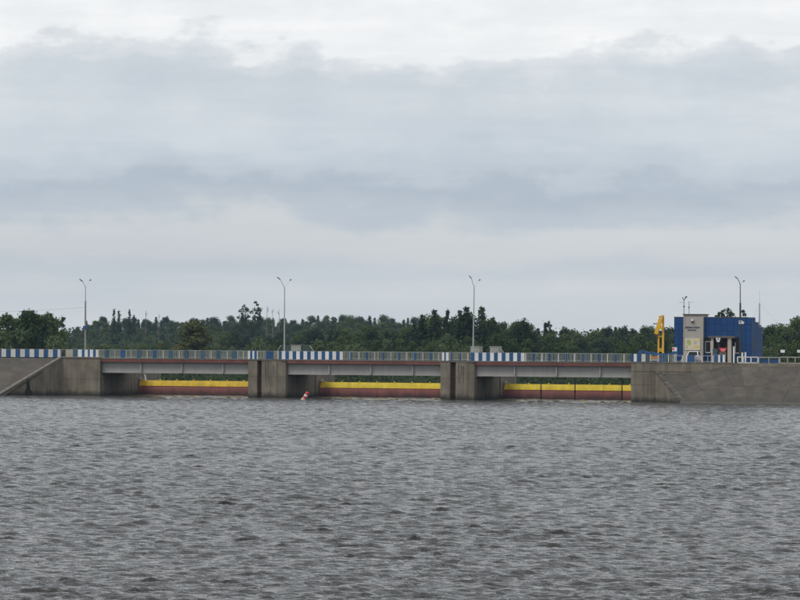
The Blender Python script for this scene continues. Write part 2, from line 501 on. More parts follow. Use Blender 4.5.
# left slope: falls straight towards the lake, cut off by the flared wing wall
tops, toes = [], []
xs = [xl_top - 3.4 * k for k in range(0, 46)][::-1]
for x in xs:
    tops.append((x, 0.35, DECK - 0.12))
    t = 1.0
    toes.append((x + (xl_toe - xl_top), -RUN - 1.0, -0.55))
embankment('left_embankment', tops, toes, 3, 0.012)
# right slope: fans out from the wing wall, then runs straight
tp = [657, 672, 690, 708, 722, 741, 759, 776, 802, 828, 856, 886, 918, 952, 990, 1030, 1075, 1120]
bp = [681, 697, 713, 729, 744, 748, 751, 755, 779, 805, 832, 861, 892, 925, 960, 1000, 1044, 1088]
tops, toes = [], []
for i, (a, b) in enumerate(zip(tp, bp)):
    pyt = 373.5 - 6.5 * min(1, max(0, (a - 680) / 42)) if a < 722 else 366.2
    if a >= 741: pyt = 365.4 - 0.2 * min(3, (a - 741) / 20)
    zt = min(DECK - 0.12, 5 - (pyt - (359 + (min(a, 800) - 400) * .00698)) / 8.1)
    tops.append((X(a, 0, 366), -0.05, zt))
    toes.append((X(b, -RUN, 402), -RUN, -0.35))
right_bank = embankment('right_embankment', tops, toes, 2, 0.02)
tb = MB()
for i in range(len(toes) - 1):
    a, b = toes[i], toes[i + 1]
    tb.add([(a[0], a[1] - .55, -1), (b[0], b[1] - .55, -1), (b[0], b[1] + .1, -1), (a[0], a[1] + .1, -1),
            (a[0], a[1] - .55, .24), (b[0], b[1] - .55, .24), (b[0], b[1] + .1, .24), (a[0], a[1] + .1, .24)],
           [(0, 3, 2, 1), (4, 5, 6, 7), (0, 1, 5, 4), (1, 2, 6, 5), (2, 3, 7, 6), (3, 0, 4, 7)])
part('toe_beam', tb, 'kerb_concrete', right_bank)

# crest platforms behind the slopes (road level) with their downstream fall
cp = MB()
cp.add([(-330, .36, DECK - .13), (xl_top - .1, .36, DECK - .13), (xl_top - .1, 14, DECK - .13), (-330, 14, DECK - .13),
        (-330, 34, -3.2), (xl_top - .1, 34, -3.2)], [(0, 1, 2, 3), (3, 2, 5, 4)])
structure('left_crest', cp, 'asphalt')
cp = MB()
cp.add([(xr_face + .6, .32, DECK - .03), (330, .32, DECK - .03), (330, 26, DECK - .03), (xr_face + .6, 26, DECK - .03),
        (330, 46, -3.2), (xr_face + .6, 46, -3.2), (xr_face + .6, .32, -3.2), (xr_face + .6, 26, -3.2)],
       [(0, 1, 2, 3), (3, 2, 4, 5)])
structure('right_crest', cp, 'kerb_concrete')
structure('crest_beam', MB().box(X(733.3, 0, 364), 330, -.22, .316, 3.9, DECK + .05), 'concrete')

# ------------------------------------------------------------------ abutments and piers
def abutment_left():
    x1 = X(100, 0); t = thing('abutment', 'left concrete abutment with flared wing wall where the weir meets the slope', 'abutment', (x1 - 2, 1, 0))
    # straight wall in two lifts, with open joint
    for za, zb in ((-3, 2.05), (2.075, DECK)):
        part('wall_lift', MB().box(xl_top + .003, x1, 0, 23, za, zb), 'concrete', t)
    part('joint_filler', MB().box(xl_top + .2, x1 - .06, .06, 22.9, 2.0, 2.12), 'joint', t)
    part('cope', MB().box(xl_top - .15, x1 + .03, -.10, .5, DECK + .003, DECK + .16), 'kerb_concrete', t)
    # wing wall: from crest to toe, top follows the slope, vertical joint about halfway down
    a = Vector((xl_top, 0.0, 0)); b = Vector((xl_toe, -RUN, 0))
    d = (b - a).normalized(); nrm = Vector((d.y, -d.x, 0));
    if nrm.dot(EYE - a) < 0: nrm = -nrm
    L = (b - a).length
    segs = ((0.0, 0.545), (0.565, 1.08))
    for s0, s1 in segs:
        p0, p1 = a + d * (L * s0), a + d * (L * s1)
        z0, z1 = DECK * (1 - s0), DECK * (1 - s1) - .03
        bk0, bk1 = p0 - nrm * .8, p1 - nrm * .8
        vs = [(p0.x, p0.y, -3), (p1.x, p1.y, -3), (bk1.x, bk1.y, -3), (bk0.x, bk0.y, -3),
              (p0.x, p0.y, z0), (p1.x, p1.y, z1), (bk1.x, bk1.y, z1), (bk0.x, bk0.y, z0)]
        part('wing_wall', MB().add(vs, [(0, 1, 2, 3), (4, 7, 6, 5), (0, 4, 5, 1), (1, 5, 6, 2), (2, 6, 7, 3), (3, 7, 4, 0)]), 'concrete', t)
    # dark seep stained recess at the joint
    p0, p1 = a + d * (L * .54) - nrm * .25, a + d * (L * .57) - nrm * .25
    part('joint_recess', MB().add([(p0.x, p0.y, -3), (p1.x, p1.y, -3), (p1.x, p1.y, 1.9), (p0.x, p0.y, 1.9)], [(0, 1, 2, 3)]), 'steel_dark', t)
    st = []
    for k, (u_, zz_) in enumerate(((.46, -.2), (.475, .45), (.505, .75), (.52, 1.4), (.528, 2.1), (.565, 2.0), (.572, 1.5), (.568, .95), (.59, .6), (.60, -.2))):
        q_ = a + d * (L * u_) + nrm * .012; st.append((q_.x, q_.y, zz_))
    part('seep_stain', MB().add(st, [tuple(range(len(st)))]), 'seep', t)
    # sloping kerb on the wing wall
    k = MB(); nn = 12
    for i in range(nn):
        s0, s1 = i / nn + .006, (i + 1) / nn - .006
        p0 = a + d * (L * 1.06 * s0); p1 = a + d * (L * 1.06 * s1)
        z0, z1 = DECK * (1 - 1.06 * s0) + .02, DECK * (1 - 1.06 * s1) + .02
        q = nrm * .12; w_ = nrm * -.45
        vs = [p0 + q, p1 + q, p1 + w_, p0 + w_]
        vv = [(p.x, p.y, zz) for p, zz in zip(vs, (z0, z1, z1, z0))] + [(p.x, p.y, zz + .2) for p, zz in zip(vs, (z0, z1, z1, z0))]
        kb = MB().add(vv, [(0, 1, 2, 3), (4, 7, 6, 5), (0, 4, 5, 1), (1, 5, 6, 2), (2, 6, 7, 3), (3, 7, 4, 0)])
        part('kerb_stone', kb, 'kerb_concrete', t)
abutment_left()

def abutment_right():
    x0 = xr_face; x1 = X(655, 0, 372)
    t = thing('abutment', 'right concrete abutment below the yellow crane beside the fanned slope', 'abutment', (x0 + 2, 1, 0))
    for za, zb in ((-3, 2.05), (2.075, 3.72), (3.74, DECK)):
        part('wall_lift', MB().cbox(x0, x1 if zb < 4 else X(733, 0, 364), 0 if zb < 4 else -.04, 23 if zb < 4 else .3, za, zb, .05), 'concrete', t)
    part('retaining_wall', MB().box(x1 + .005, X(733, 0, 364), .02, .3, 2.4, 3.735), 'concrete', t)
    part('return_wall', MB().box(x0 + .02, x0 + .62, .31, 23, 3.74, DECK - .004), 'concrete', t)
    a = Vector((x1, 0.0, 0)); b = Vector((X(682, -RUN, 402), -RUN, 0))
    d = (b - a).normalized(); nrm = Vector((d.y, -d.x, 0)); L = (b - a).length
    if nrm.x > 0: nrm = -nrm
    p0, p1 = a, a + d * L * 1.02; bk0, bk1 = p0 - nrm * .6, p1 - nrm * .6
    z0, z1 = 3.70, 0.0
    vs = [(p0.x, p0.y, -3), (p1.x, p1.y, -3), (bk1.x, bk1.y, -3), (bk0.x, bk0.y, -3),
          (p0.x, p0.y, z0), (p1.x, p1.y, z1), (bk1.x, bk1.y, z1), (bk0.x, bk0.y, z0)]
    part('wing_wall', MB().add(vs, [(0, 3, 2, 1), (4, 5, 6, 7), (0, 1, 5, 4), (1, 2, 6, 5), (2, 3, 7, 6), (3, 0, 4, 7)]), 'concrete', t)
    nn = 9
    for i in range(nn):
        s0, s1 = i / nn + .008, (i + 1) / nn - .008
        q0 = a + d * L * s0; q1 = a + d * L * s1
        za, zb = z0 * (1 - s0) + .03, z0 * (1 - s1) + .03
        vs = [q0 + nrm * .1, q1 + nrm * .1, q1 - nrm * .45, q0 - nrm * .45]
        vv = [(p.x, p.y, zz) for p, zz in zip(vs, (za, zb, zb, za))] + [(p.x, p.y, zz + .14) for p, zz in zip(vs, (za, zb, zb, za))]
        part('kerb_stone', MB().add(vv, [(0, 3, 2, 1), (4, 5, 6, 7), (0, 1, 5, 4), (1, 2, 6, 5), (2, 3, 7, 6), (3, 0, 4, 7)]), 'slab', t)
    part('cope', MB().box(x0 - .03, X(733, 0, 364), -.10, .5, DECK + .003, DECK + .13), 'kerb_concrete', t)
abutment_right()

rung = MB().tube([(-.21, 0, 0), (.21, 0, 0)], .03, 5).mesh('rung', 'rust')
def pier(pxa, pxl0, pxl1, pxb, label):
    xa, l0, l1, xb = X(pxa), X(pxl0), X(pxl1), X(pxb)
    t = thing('bridge_pier', label, 'pier', ((xa + xb) / 2, 8, 0), 'concrete piers carrying the weir bridge')
    for za, zb in ((-3, 2.62), (2.645, DECK - .10)):
        part('nose_block', MB().cbox(xa, l0, 0, 1.2, za, zb, .05), 'concrete', t)
        part('nose_block', MB().prism([(l1, .02), (l1 + .62 * (xb - l1), 0), (xb - .12, .12), (xb, .45), (xb, 1.2), (l1, 1.2)], za, zb), 'concrete', t)
        part('shaft', MB().box(xa + .003, xb - .003, 1.203, 21, za, zb), 'concrete', t)
    part('lift_joint', MB().box(xa + .05, l0 - .01, .06, 1.1, 2.55, 2.70), 'joint', t)
    part('lift_joint', MB().box(l1 + .01, xb - .2, .14, 1.1, 2.55, 2.70), 'joint', t)
    for fx in (.36, .62):                                     # formwork ribs down the nose
        gx = l1 + (xb - l1) * fx
        part('rib', MB().box(gx - .05, gx + .05, -.035, .05, .05, DECK - .2), 'concrete', t)
    for k in range(5):
        sx = random.uniform(l1 + .1, l1 + .6 * (xb - l1)); w_ = random.uniform(.03, .09); zt_ = random.uniform(2.7, 4.6); ln = random.uniform(.8, 2.4)
        part('stain_run', MB().add([(sx - w_, -.004, zt_), (sx + w_, -.004, zt_), (sx + w_ * .5, -.004, zt_ - ln), (sx, -.004, zt_ - ln * 1.15), (sx - w_ * .6, -.004, zt_ - ln * .9)], [(0, 4, 3, 2, 1)]), 'stain_brown', t)
    part('cap', MB().box(xa - .02, xb + .02, -.06, 21.02, DECK - .098, DECK - .005), 'kerb_concrete', t)
    lad = part('ladder', MB().box(l0 + .03, l0 + .10, .28, .36, -1, DECK - .15).box(l1 - .10, l1 - .03, .28, .36, -1, DECK - .15), 'rust', t)
    for k in range(14):
        piece('rung', rung, ((l0 + l1) / 2, .32, .12 + k * .33), lad)
    # gate guide and sill of the downstream end seen over the gate
    part('gate_guide', MB().box(xb + .002, xb + .12, GATE_V - 1.7, GATE_V - 1.35, -1, 3.4), 'concrete', t)
pier(248, 257.2, 261.5, 286, 'concrete pier with ladder recess between the first and second bridge spans')
pier(440.3, 450.2, 455.6, 475, 'concrete pier with ladder recess between the second and third bridge spans')

# ------------------------------------------------------------------ bridge spans
def span(pxa, pxb, stiff, label):
    xa, xb = X(pxa), X(pxb)
    t = thing('bridge_span', label, 'bridge', ((xa + xb) / 2, 5, DECK - 1.8), 'steel girder spans of the weir bridge')
    part('road_slab', MB().box(xa + .01, xb - .01, .35, 9.6, DECK - .28, DECK - .06), 'asphalt', t)
    for v0, v1 in ((.12, .348), (9.602, 9.83)):
        part('edge_beam', MB().box(xa + .005, xb - .005, v0, v1, 4.33, DECK - .07), 'red_edge', t)
        part('kerb_line', MB().box(xa + .005, xb - .005, v0 - .05, v1 + .25 if v0 < 1 else v1 + .05, DECK - .069, DECK + .045), 'kerb_concrete', t)
    for j, v in enumerate((.75, 3.6, 6.4, 9.2)):
        g = part('girder', MB().box(xa + .02, xb - .02, v, v + .03, 3.0, 4.5), 'girder_grey', t)
        part('flange', MB().box(xa + .02, xb - .02, v - .17, v + .2, 2.93, 3.0), 'girder_grey', g)
        part('flange', MB().box(xa + .02, xb - .02, v - .17, v + .2, 4.44, 4.5), 'girder_grey', g)
        if j in (0, 3):
            for p in stiff:
                sx = X(p)
                part('stiffener', MB().box(sx - .08, sx + .08, v - .30, v - .002, 3.002, 4.438), 'girder_grey', g)
            # light bracing struts under the kerb
    for k in range(7):
        xx = xa + (xb - xa) * (k + .5) / 7
        part('cross_beam', MB().box(xx - .08, xx + .08, .79, 9.18, 3.7, 4.1), 'girder_grey', t)
span(100, 248, (139.4, 180.3, 221.5), 'leftmost bridge span with bright red edge beam and grey girder')
span(286, 440.3, (327.8, 369.5, 411.5), 'middle bridge span between the two ladder piers, faded red edge')
span(475, 631, (513.5, 555.3, 599.0), 'rightmost bridge span ending at the abutment below the crane')
# road decks carried over the piers
for a, b, nm in ((248, 286, 0), (440.3, 475, 1)):
    part('pier_road', MB().box(X(a) - .0, X(b) + .0, .5, 9.6, DECK - .004, DECK + .02), 'asphalt', None)
for o in list(COL.objects):
    if o.name.startswith('pier_road'):
        o.name = 'road' ; o['kind'] = 'structure'

# ------------------------------------------------------------------ weir gates
nub = MB().box(-.09, .09, -.1, .1, 0, .16).mesh('lug', 'yellow')
def gate(pxa, pxb, seams, label):
    v = GATE_V
    xa, xb = X(pxa) + .14, X(pxb) - .14
    t = thing('weir_gate', label, 'gate', ((xa + xb) / 2, v, 0), 'yellow topped weir gates')
    ytop, ybot = 1.86, 1.14
    def skin(z0, z1, nseg, name, m, dv=0.0):
        Rr = 7.5; pts = []
        for i in range(nseg + 1):
            zz = z0 + (z1 - z0) * i / nseg
            pts.append((v - math.sqrt(Rr * Rr - (zz + .6) ** 2) + Rr + dv, zz))
        mb = MB()
        edges = [xa] + [X(s, v, 390) for s in seams] + [xb]
        for q in range(len(edges) - 1):
            e0, e1 = edges[q] + .012, edges[q + 1] - .012
            outl = pts + [(p + .12, zz) for p, zz in reversed(pts)]
            n = len(outl)
            pl = MB().add([(e0, p, zz) for p, zz in outl] + [(e1, p, zz) for p, zz in outl],
                          [tuple(range(n)), tuple(range(2 * n - 1, n - 1, -1))] + [((i + 1) % n, i, n + i, n + (i + 1) % n) for i in range(n)])
            part(name, pl, m, t)
    skin(-1.5, ybot - .004, 8, 'gate_plate', 'gate_red')
    skin(ybot, ytop, 2, 'crest_plate', 'yellow_warm' if pxa < 200 else 'yellow', -.05)
    part('backing_frame', MB().box(xa + .05, xb - .05, v + .35, v + .55, -1, 1.2), 'steel_dark', t)
    k = int((xb - xa) / 2.45)
    for i in range(k + 1):
        piece('lug', nub, (xa + .5 + (xb - xa - 1) * i / k, v + .42, ytop), t)
    # side seal and radial arms with hydraulic cylinder at the left end
    part('side_seal', MB().bar((xa - .03, v - .35, -.6), (xa - .03, v + .35, 2.1), .08, .22), 'gate_red', t)
    part('seal_head', MB().box(xa - .12, xa + .25, v + .15, v + .45, 1.95, 2.25), 'old_white', t)
    for sx in (xa + 1.2, xb - 1.2):
        part('gate_arm', MB().bar((sx, v + .5, .8), (sx, v + 7.6, 1.2), .3, .35), 'gate_red', t)
G1 = (100, 248); G2 = (286, 440.3); G3 = (475, 631)
gate(*G1, (173, 192, 210, 229), 'yellow topped red weir gate under the leftmost span, streaked with dark stains')
gate(*G2, (358, 377, 396, 415), 'yellow topped red weir gate under the middle span behind the buoy')
gate(*G3, (541, 575, 603), 'yellow topped red weir gate under the rightmost span behind thin poles')
# hydraulic lifting strut beside the first gate (white and blue)
p0 = PT(138.5, 374.3, 16.5); p1 = PT(141.5, 378, 16.5); q0 = PT(141.5, 373.5, 17.2); q1 = PT(143.5, 381, 17.2); s0 = PT(143.8, 374.5, 16.5); s1 = PT(145.3, 381, 16.5)
t = thing('lifting_strut', 'white and blue gate lifting strut at the left end of the first gate', 'strut', (q1.x, 17, q1.z))
part('strut_arm', MB().bar(p0, p1, .3, .42), 'white_paint', t)
part('strut_cylinder', MB().bar(q0, q1, .3, .42), 'blue_paint', t)
part('strut_arm', MB().bar(s0, s1, .3, .36), 'white_paint', t)
# thin dark gauge poles in front of the third gate
for px, ytop_, lb in ((541, 384.5, 'short dark pole on the rightmost gate, nearest the ladder pier'),
                      (575, 374.5, 'long dark pole hanging at the middle of the rightmost span'),
                      (622, 374.5, 'long dark pole hanging near the right abutment')):
    v = 11.6
    p = PT(px, 390, v)
    t = thing('gauge_pole', lb, 'pole', (p.x, v, 0), 'dark poles before the rightmost gate')
    part('shaft', MB().tube([(p.x, v, -1.5), (p.x, v, Z(px, ytop_, v))], .07, 6), 'steel_dark', t)
    part('collar', MB().tube([(p.x, v, .9), (p.x, v, 1.15)], .11, 6), 'steel_dark', t)

# ------------------------------------------------------------------ railings
RT = DECK + 1.10
post_me = {m: unit_box('post_' + m, m) for m in ('blue_paint', 'old_white', 'bar_grey', 'white_paint', 'teal_paint', 'cream')}
def railing(name_label, pxa, pxb, v, posts, plates, bars, group='painted railings along the weir bridge', top='bar_grey', zb=DECK + .05, zt=RT, sp=.125):
    xa, xb = X(pxa, v, 355), X(pxb, v, 355)
    t = thing('railing', name_label, 'railing', ((xa + xb) / 2, v, zb), group)
    part('top_rail', MB().box(xa, xb, v - .035, v + .035, zt - .06, zt), top, t)
    part('bottom_rail', MB().box(xa, xb, v - .025, v + .025, zb + .08, zb + .13), top, t)
    for p, wd, m in posts:
        x = X(p, v, 355)
        piece('post', post_me[m], (x, v, zb), t, (wd, .08, zt - zb - .062))
    for a, b, m in plates:
        x0, x1 = X(a, v, 355), X(b, v, 355)
        piece('plate', post_me[m], ((x0 + x1) / 2, v - .055, zb + .02), t, (x1 - x0 - .012, .03, zt - zb - .03))
    for a, b, m in bars:
        mb = MB(); x0, x1 = X(a, v, 355), X(b, v, 355)
        n = max(1, int((x1 - x0) / sp))
        for i in range(n):
            x = x0 + (x1 - x0) * (i + .5) / n
            mb.box(x - .014, x + .014, v - .012, v + .012, zb + .13, zt - .06)
        part('bar_infill', mb, m, t, kind='stuff')
    return t
def alt(a, b, step, m=('old_white', 'blue_paint'), first=0):
    out = []; i = first; x = a
    while x < b - .2:
        out.append((x, min(x + step, b), m[i % 2])); x += step; i += 1
    return out
# left crest parapet of broad panels
pl = alt(-63.9, 60.2, 4.68, ('old_white', 'blue_paint'), 0)
railing('parapet of broad blue and white panels above the left slope', -64, 60.2, .5, [(60.0, .1, 'white_paint')], pl, [], top='old_white')
railing('short railing of mixed blue and white panels at the left lamp post', 60.6, 98.6, .5, [(60.8, .1, 'bar_grey'), (66.2, .1, 'cream')],
        [(66.4, 73, 'cream'), (73.2, 78, 'teal_paint'), (78, 82, 'white_paint'), (82, 84.8, 'blue_paint'), (84.8, 88, 'white_paint'),
         (88, 90, 'blue_paint'), (90, 93.2, 'white_paint'), (93.2, 96, 'blue_paint'), (96, 98.4, 'white_paint')],
        [(61, 66, 'teal_paint')], top='bar_grey')
ps = [(99 + 16.05 * k, .12, 'cream') for k in range(10)] + [(99 + 16.05 * k + 8, .12, 'bar_grey') for k in range(9)]
pl = [(107.3 + 15.9 * k - 2.2, 107.3 + 15.9 * k + 1.9, ('teal_paint', 'blue_paint')[k % 2 if k < 5 else (k > 5) * 0]) for k in range(9)]
railing('railing with thin bars and blue plates over the leftmost span', 98.9, 247.8, .5, ps, pl, [(99, 247.6, 'bar_grey')], sp=.105)
railing('railing of blue and white plates at the pier between first and second spans', 248.1, 281.5, .5, [(248.3, .1, 'white_paint'), (264, .1, 'bar_grey')],
        [(248.4, 250.3, 'white_paint'), (250.3, 252.5, 'blue_paint'), (252.5, 254.4, 'white_paint'), (254.4, 257, 'blue_paint'),
         (257, 258, 'white_paint'), (266, 273.4, 'blue_paint'), (277.3, 279, 'cream'), (279, 281.3, 'blue_paint')], [(258, 281, 'cream')])
pl = alt(281.9, 342.2, 3.62, ('white_paint', 'blue_paint'), 0)
ps = [(342.4, .1, 'white_paint')] + [(351.3 + 16.0 * k, .22, 'blue_paint') for k in range(6)] + [(358.9 + 16.0 * k, .11, 'cream') for k in range(6)]
railing('railing with a run of white and blue stripes over the middle span', 281.8, 441, .5, ps, pl, [(343, 440.6, 'bar_grey')])
railing('railing with two white slats at the pier between second and third spans', 441.3, 470.5, .5, [(441.5, .1, 'bar_grey'), (460.6, .2, 'blue_paint'), (468, .1, 'old_white')],
        [(442.2, 444.4, 'white_paint'), (444.4, 446, 'blue_paint'), (446, 448.8, 'white_paint'), (451, 452.5, 'blue_paint')], [(449, 470, 'cream')])
pl = alt(470.9, 524.6, 3.86, ('blue_paint', 'white_paint'), 0)
ps = [(533.5 + 16.4 * k, .22, 'blue_paint') for k in range(7)] + [(525.6 + 16.4 * k, .12, 'old_white') for k in range(7)]
railing('railing with a run of blue and white stripes over the rightmost span', 470.8, 631.5, .5, ps, pl, [(525, 631, 'bar_grey')])
# downstream railing on the far side of the road
ps = [(70 + 14.0 * k, .12, ('bar_grey', 'teal_paint')[k % 2]) for k in range(40)]
railing('far side railing along the downstream edge of the bridge road', 70, 628, 9.3, ps, [], [(70, 628, 'bar_grey')], sp=.16)

# ------------------------------------------------------------------ hoist cabinets on the piers
def cabinet(pxa, pxb, pyt, label, dark=None, braces=()):
    v = 11.5
    x0, x1 = X(pxa, v, 350), X(pxb, v, 350); zt = Z((pxa + pxb) / 2, pyt, v)
    t = thing('hoist_cabinet', label, 'cabinet', ((x0 + x1) / 2, v + .6, DECK), 'gate hoist cabinets on the piers')
    part('body', MB().cbox(x0, x1, v, v + 1.4, DECK, zt - .08), 'cabinet', t)
    part('lid', MB().box(x0 - .06, x1 + .06, v - .06, v + 1.46, zt - .078, zt), 'concrete_light', t)
    part('door', MB().box(x0 + .15, x1 - .15, v - .025, v - .003, DECK + .2, zt - .25), 'cabinet', t)
    part('handle', MB().box(x1 - .28, x1 - .24, v - .06, v - .026, DECK + 1, DECK + 1.2), 'steel_dark', t)
    for a, b in (dark or []):
        part('side_box', MB().box(X(a, v, 350), X(b, v, 350), v + .2, v + 1.2, DECK, zt - .03), 'box_green', t)
    for a, pa, b, pb in braces:
        part('brace', MB().bar(PT(a, pa, v - .1), PT(b, pb, v - .1), .09, .09), 'concrete_light', t)
cabinet(290.8, 300.8, 344.9, 'grey hoist cabinet flanked by dark boxes behind the striped railing at the first pier',
        [(280.8, 290), (301.4, 309)], [(309.5, 345.3, 317.5, 356), (281, 345.3, 274, 356)])
cabinet(470.4, 479.8, 346.2, 'grey hoist cabinet just right of the second pier lamp post')
cabinet(489.8, 499, 346.4, 'grey hoist cabinet with a sloping brace, second one right of the lamp post', None, [(499.6, 346.8, 506, 356)])

# ------------------------------------------------------------------ lamp posts
def lamp(px, v, py_base, py_bend, py_tip, px_tip, label, style, lean=0.0, second=None, sleeve=None):
    b = PT(px, py_base, v); b.z = DECK
    tp_ = PT(px + lean, py_bend, v); tp_.z = Z(px, py_bend, v)
    t = thing('street_lamp', label, 'street lamp', (b.x, v, DECK), 'lamp posts along the weir bridge')
    m = style
    zz = [0, .45, .451, 1.0]
    r1, r2 = (.13, .055)
    if sleeve:
        k = (Z(px, sleeve, v) - DECK) / (tp_.z - DECK)
        part('lower_post', MB().tube([b, b.lerp(tp_, k)], [.15, .11], 8), 'lamp_concrete' if style != 'steel_dark' else 'steel_dark', t)
        part('upper_post', MB().tube([b.lerp(tp_, k - .01), tp_], [.062, .05], 8), m, t)
    else:
        part('post', MB().tube([b, b.lerp(tp_, .5), tp_], [.115, .085, .06], 8), m, t)
    part('base_flange', MB().tube([b, b + Vector((0, 0, .25))], .2, 8), m, t)
    tip = PT(px_tip, py_tip, v)
    ar = part('arm', MB().tube([tp_, tp_.lerp(tip, .5) + Vector((0, 0, .04)), tip], [.05, .045, .04], 6), m, t)
    d = (tip - tp_).normalized()
    def head(pos, dd, par, s=1.0):
        part('lamp_head', MB().add(*headmesh(pos, dd, s)), 'steel_dark', par)
    def headmesh(pos, dd, s):
        e = pos + dd * (.5 * s); side = dd.cross(Vector((0, 1, 0))).normalized()
        up = Vector((0, 0, 1))
        pr = [(pos, .06), (pos.lerp(e, .4), .13), (e, .07)]
        vs = []
        for c, w_ in pr:
            vs += [c + Vector((0, -w_, -.04)), c + Vector((0, w_, -.04)), c + Vector((0, w_ * .6, .09)), c + Vector((0, -w_ * .6, .09))]
        fs = [(0, 1, 2, 3), (11, 10, 9, 8)]
        for i in range(2):
            for k in range(4):
                a = i * 4 + k; c = i * 4 + (k + 1) % 4
                fs.append((a, a + 4, c + 4, c))
        return vs, fs
    hd = Vector((d.x, d.y, d.z * .35)).normalized()
    head(tip, hd, ar)
    if second:
        t2 = PT(second[0], second[1], v)
        a2 = part('arm', MB().tube([tp_, tp_.lerp(t2, .6), t2], [.016, .008, .008], 4), m, t)
        d2 = (t2 - tp_).normalized(); head(t2, Vector((d2.x, d2.y, d2.z * .3)).normalized(), a2, .45)
    return t, b, tp_
t, b, tp_ = lamp(85.2, 9.9, 358, 287.5, 281.5, 82.6, 'street lamp with dark thick lower post and blue plate, leftmost', 'galvanised', .3, (89.6, 280.6), 301)
sp_ = PT(84.8, 327.5, 9.7)
part('name_plate', MB().box(sp_.x - .26, sp_.x + .36, 9.66, 9.72, sp_.z - .2, sp_.z + .2), 'blue_paint', t)
lamp(284.3, 10.0, 359, 288.0, 279.5, 280.2, 'pale street lamp rising above the first ladder pier', 'galvanised', .25, (289.8, 280.4))
lamp(472.9, 10.0, 360.5, 288.0, 278.8, 471.6, 'pale slightly leaning street lamp above the second ladder pier', 'galvanised', 1.3, (478.8, 280.6))
t, b, tp_ = lamp(740.3, 3.6, 363, 284.8, 279.2, 738.0, 'dark street lamp with forked top before the blue building', 'steel_dark', 0.0, (743.0, 281.6), 303)
fl = PT(742.2, 322.0, 3.5)
part('floodlight', MB().bar(fl + Vector((-.22, 0, .12)), fl + Vector((.18, 0, -.18)), .3, .26), 'white_paint', t)
part('junction_box', MB().box(b.x - .18, b.x + .12, 3.35, 3.5, 9.6, 10.05), 'old_white', t)
# overhead wire running left from the first lamp
a = PT(84.6, 307.3, 9.9); e_ = PT(-40, 311.5, 60)
mid = a.lerp(e_, .5) - Vector((0, 0, .25))
tag(part('overhead_wire', MB().tube([a, a.lerp(mid, .5) - Vector((0, 0, .05)), mid, mid.lerp(e_, .5) - Vector((0, 0, .05)), e_], .010, 4), 'steel_dark'),
    'thin overhead wire running left from the leftmost lamp', 'wire')

# ------------------------------------------------------------------ buoy
bp_ = PT(303.0, 399.2, -16); bp_.z = 0.0
t = thing('buoy', 'small tilted red and white buoy floating before the second gate', 'buoy', (bp_.x, -16, 0))
ax = Vector((math.sin(R(33)) * math.cos(YAW), math.sin(R(33)) * math.sin(YAW), math.cos(R(33))))
def lathe(pr, n=14):
    mb = MB(); vs = []; fs = []
    u = ax.cross(Vector((0, 1, 0))).normalized(); q = ax.cross(u)
    for h, r in pr:
        for k in range(n):
            an = 2 * math.pi * k / n
            vs.append(bp_ + ax * h + u * (r * math.cos(an)) + q * (r * math.sin(an)))
    for i in range(len(pr) - 1):
        for k in range(n): fs.append((i * n + k, i * n + (k + 1) % n, (i + 1) * n + (k + 1) % n, (i + 1) * n + k))
    fs.append(tuple(range(n - 1, -1, -1))); o_ = (len(pr) - 1) * n; fs.append(tuple(range(o_, o_ + n)))
    return mb.add(vs, fs)
part('float', lathe([(-.5, .18), (-.3, .27), (.22, .27), (.26, .23)]), 'cream', t, True)
part('red_band', lathe([(.262, .235), (.50, .235)]), 'sign_red', t, True)
part('white_band', lathe([(.502, .237), (.76, .237)]), 'white_paint', t, True)
part('red_top', lathe([(.762, .235), (1.06, .235), (1.10, .2), (1.12, .08)]), 'sign_red', t, True)

# ------------------------------------------------------------------ control building
BV = 12.0
def bxp(px0, px1, py0, py1, v0, v1, mb=None):      # box whose front face spans a pixel rectangle on y = v0
    mb = mb or MB()
    pm = (px0 + px1) / 2
    return mb.box(X(px0, v0, 340), X(px1, v0, 340), v0, v1, max(DECK - .02, Z(pm, py1, v0)), Z(pm, py0, v0))
bx0, bx1 = X(674, BV, 340), X(751, BV, 340)
BT = Z(712, 317.5, BV)
bld = thing('control_building', 'blue panelled control building with grey sign tower on the right bank', 'building', ((bx0 + bx1) / 2, BV + 3, DECK))
zr = Z(722, 337.5, BV)
core = MB()
S2, S3 = Z(757, 322.3, BV + 3) - .06, Z(762, 327.0, BV + 5.5) - .06
core.box(bx0, X(711, BV), BV + .04, BV + 2.7, DECK - .02, BT)
core.box(X(733.4, BV), bx1 - .04, BV + .04, BV + 2.7, DECK - .02, BT)
core.box(X(711, BV) + .001, X(733.4, BV) - .001, BV + .04, BV + 2.7, zr, BT)
core.box(X(711, BV) + .001, X(733.4, BV) - .001, BV + 2.2, BV + 2.69, DECK - .02, zr - .001)
core.box(bx0, bx1 - .04, BV + 2.701, BV + 5.0, DECK - .02, S2)
core.box(bx0, bx1 - .04, BV + 5.001, BV + 7.9, DECK - .02, S3)
part('wall', core, 'wall_core', bld)
part('lobby_wall', MB().box(X(711, BV) + .01, X(733.4, BV) - .01, BV + 2.12, BV + 2.19, DECK, zr - .01), 'lobby_brown', bld)
dr = part('door', MB().box(X(716.5, BV), X(724.5, BV), BV + 2.04, BV + 2.11, DECK, DECK + 2.3), 'glass_dark', bld)
part('frame', MB().box(X(716.5, BV) - .08, X(716.5, BV), BV + 2.0, BV + 2.11, DECK, DECK + 2.38).box(X(724.5, BV), X(724.5, BV) + .08, BV + 2.0, BV + 2.11, DECK, DECK + 2.38), 'column_tan', dr)
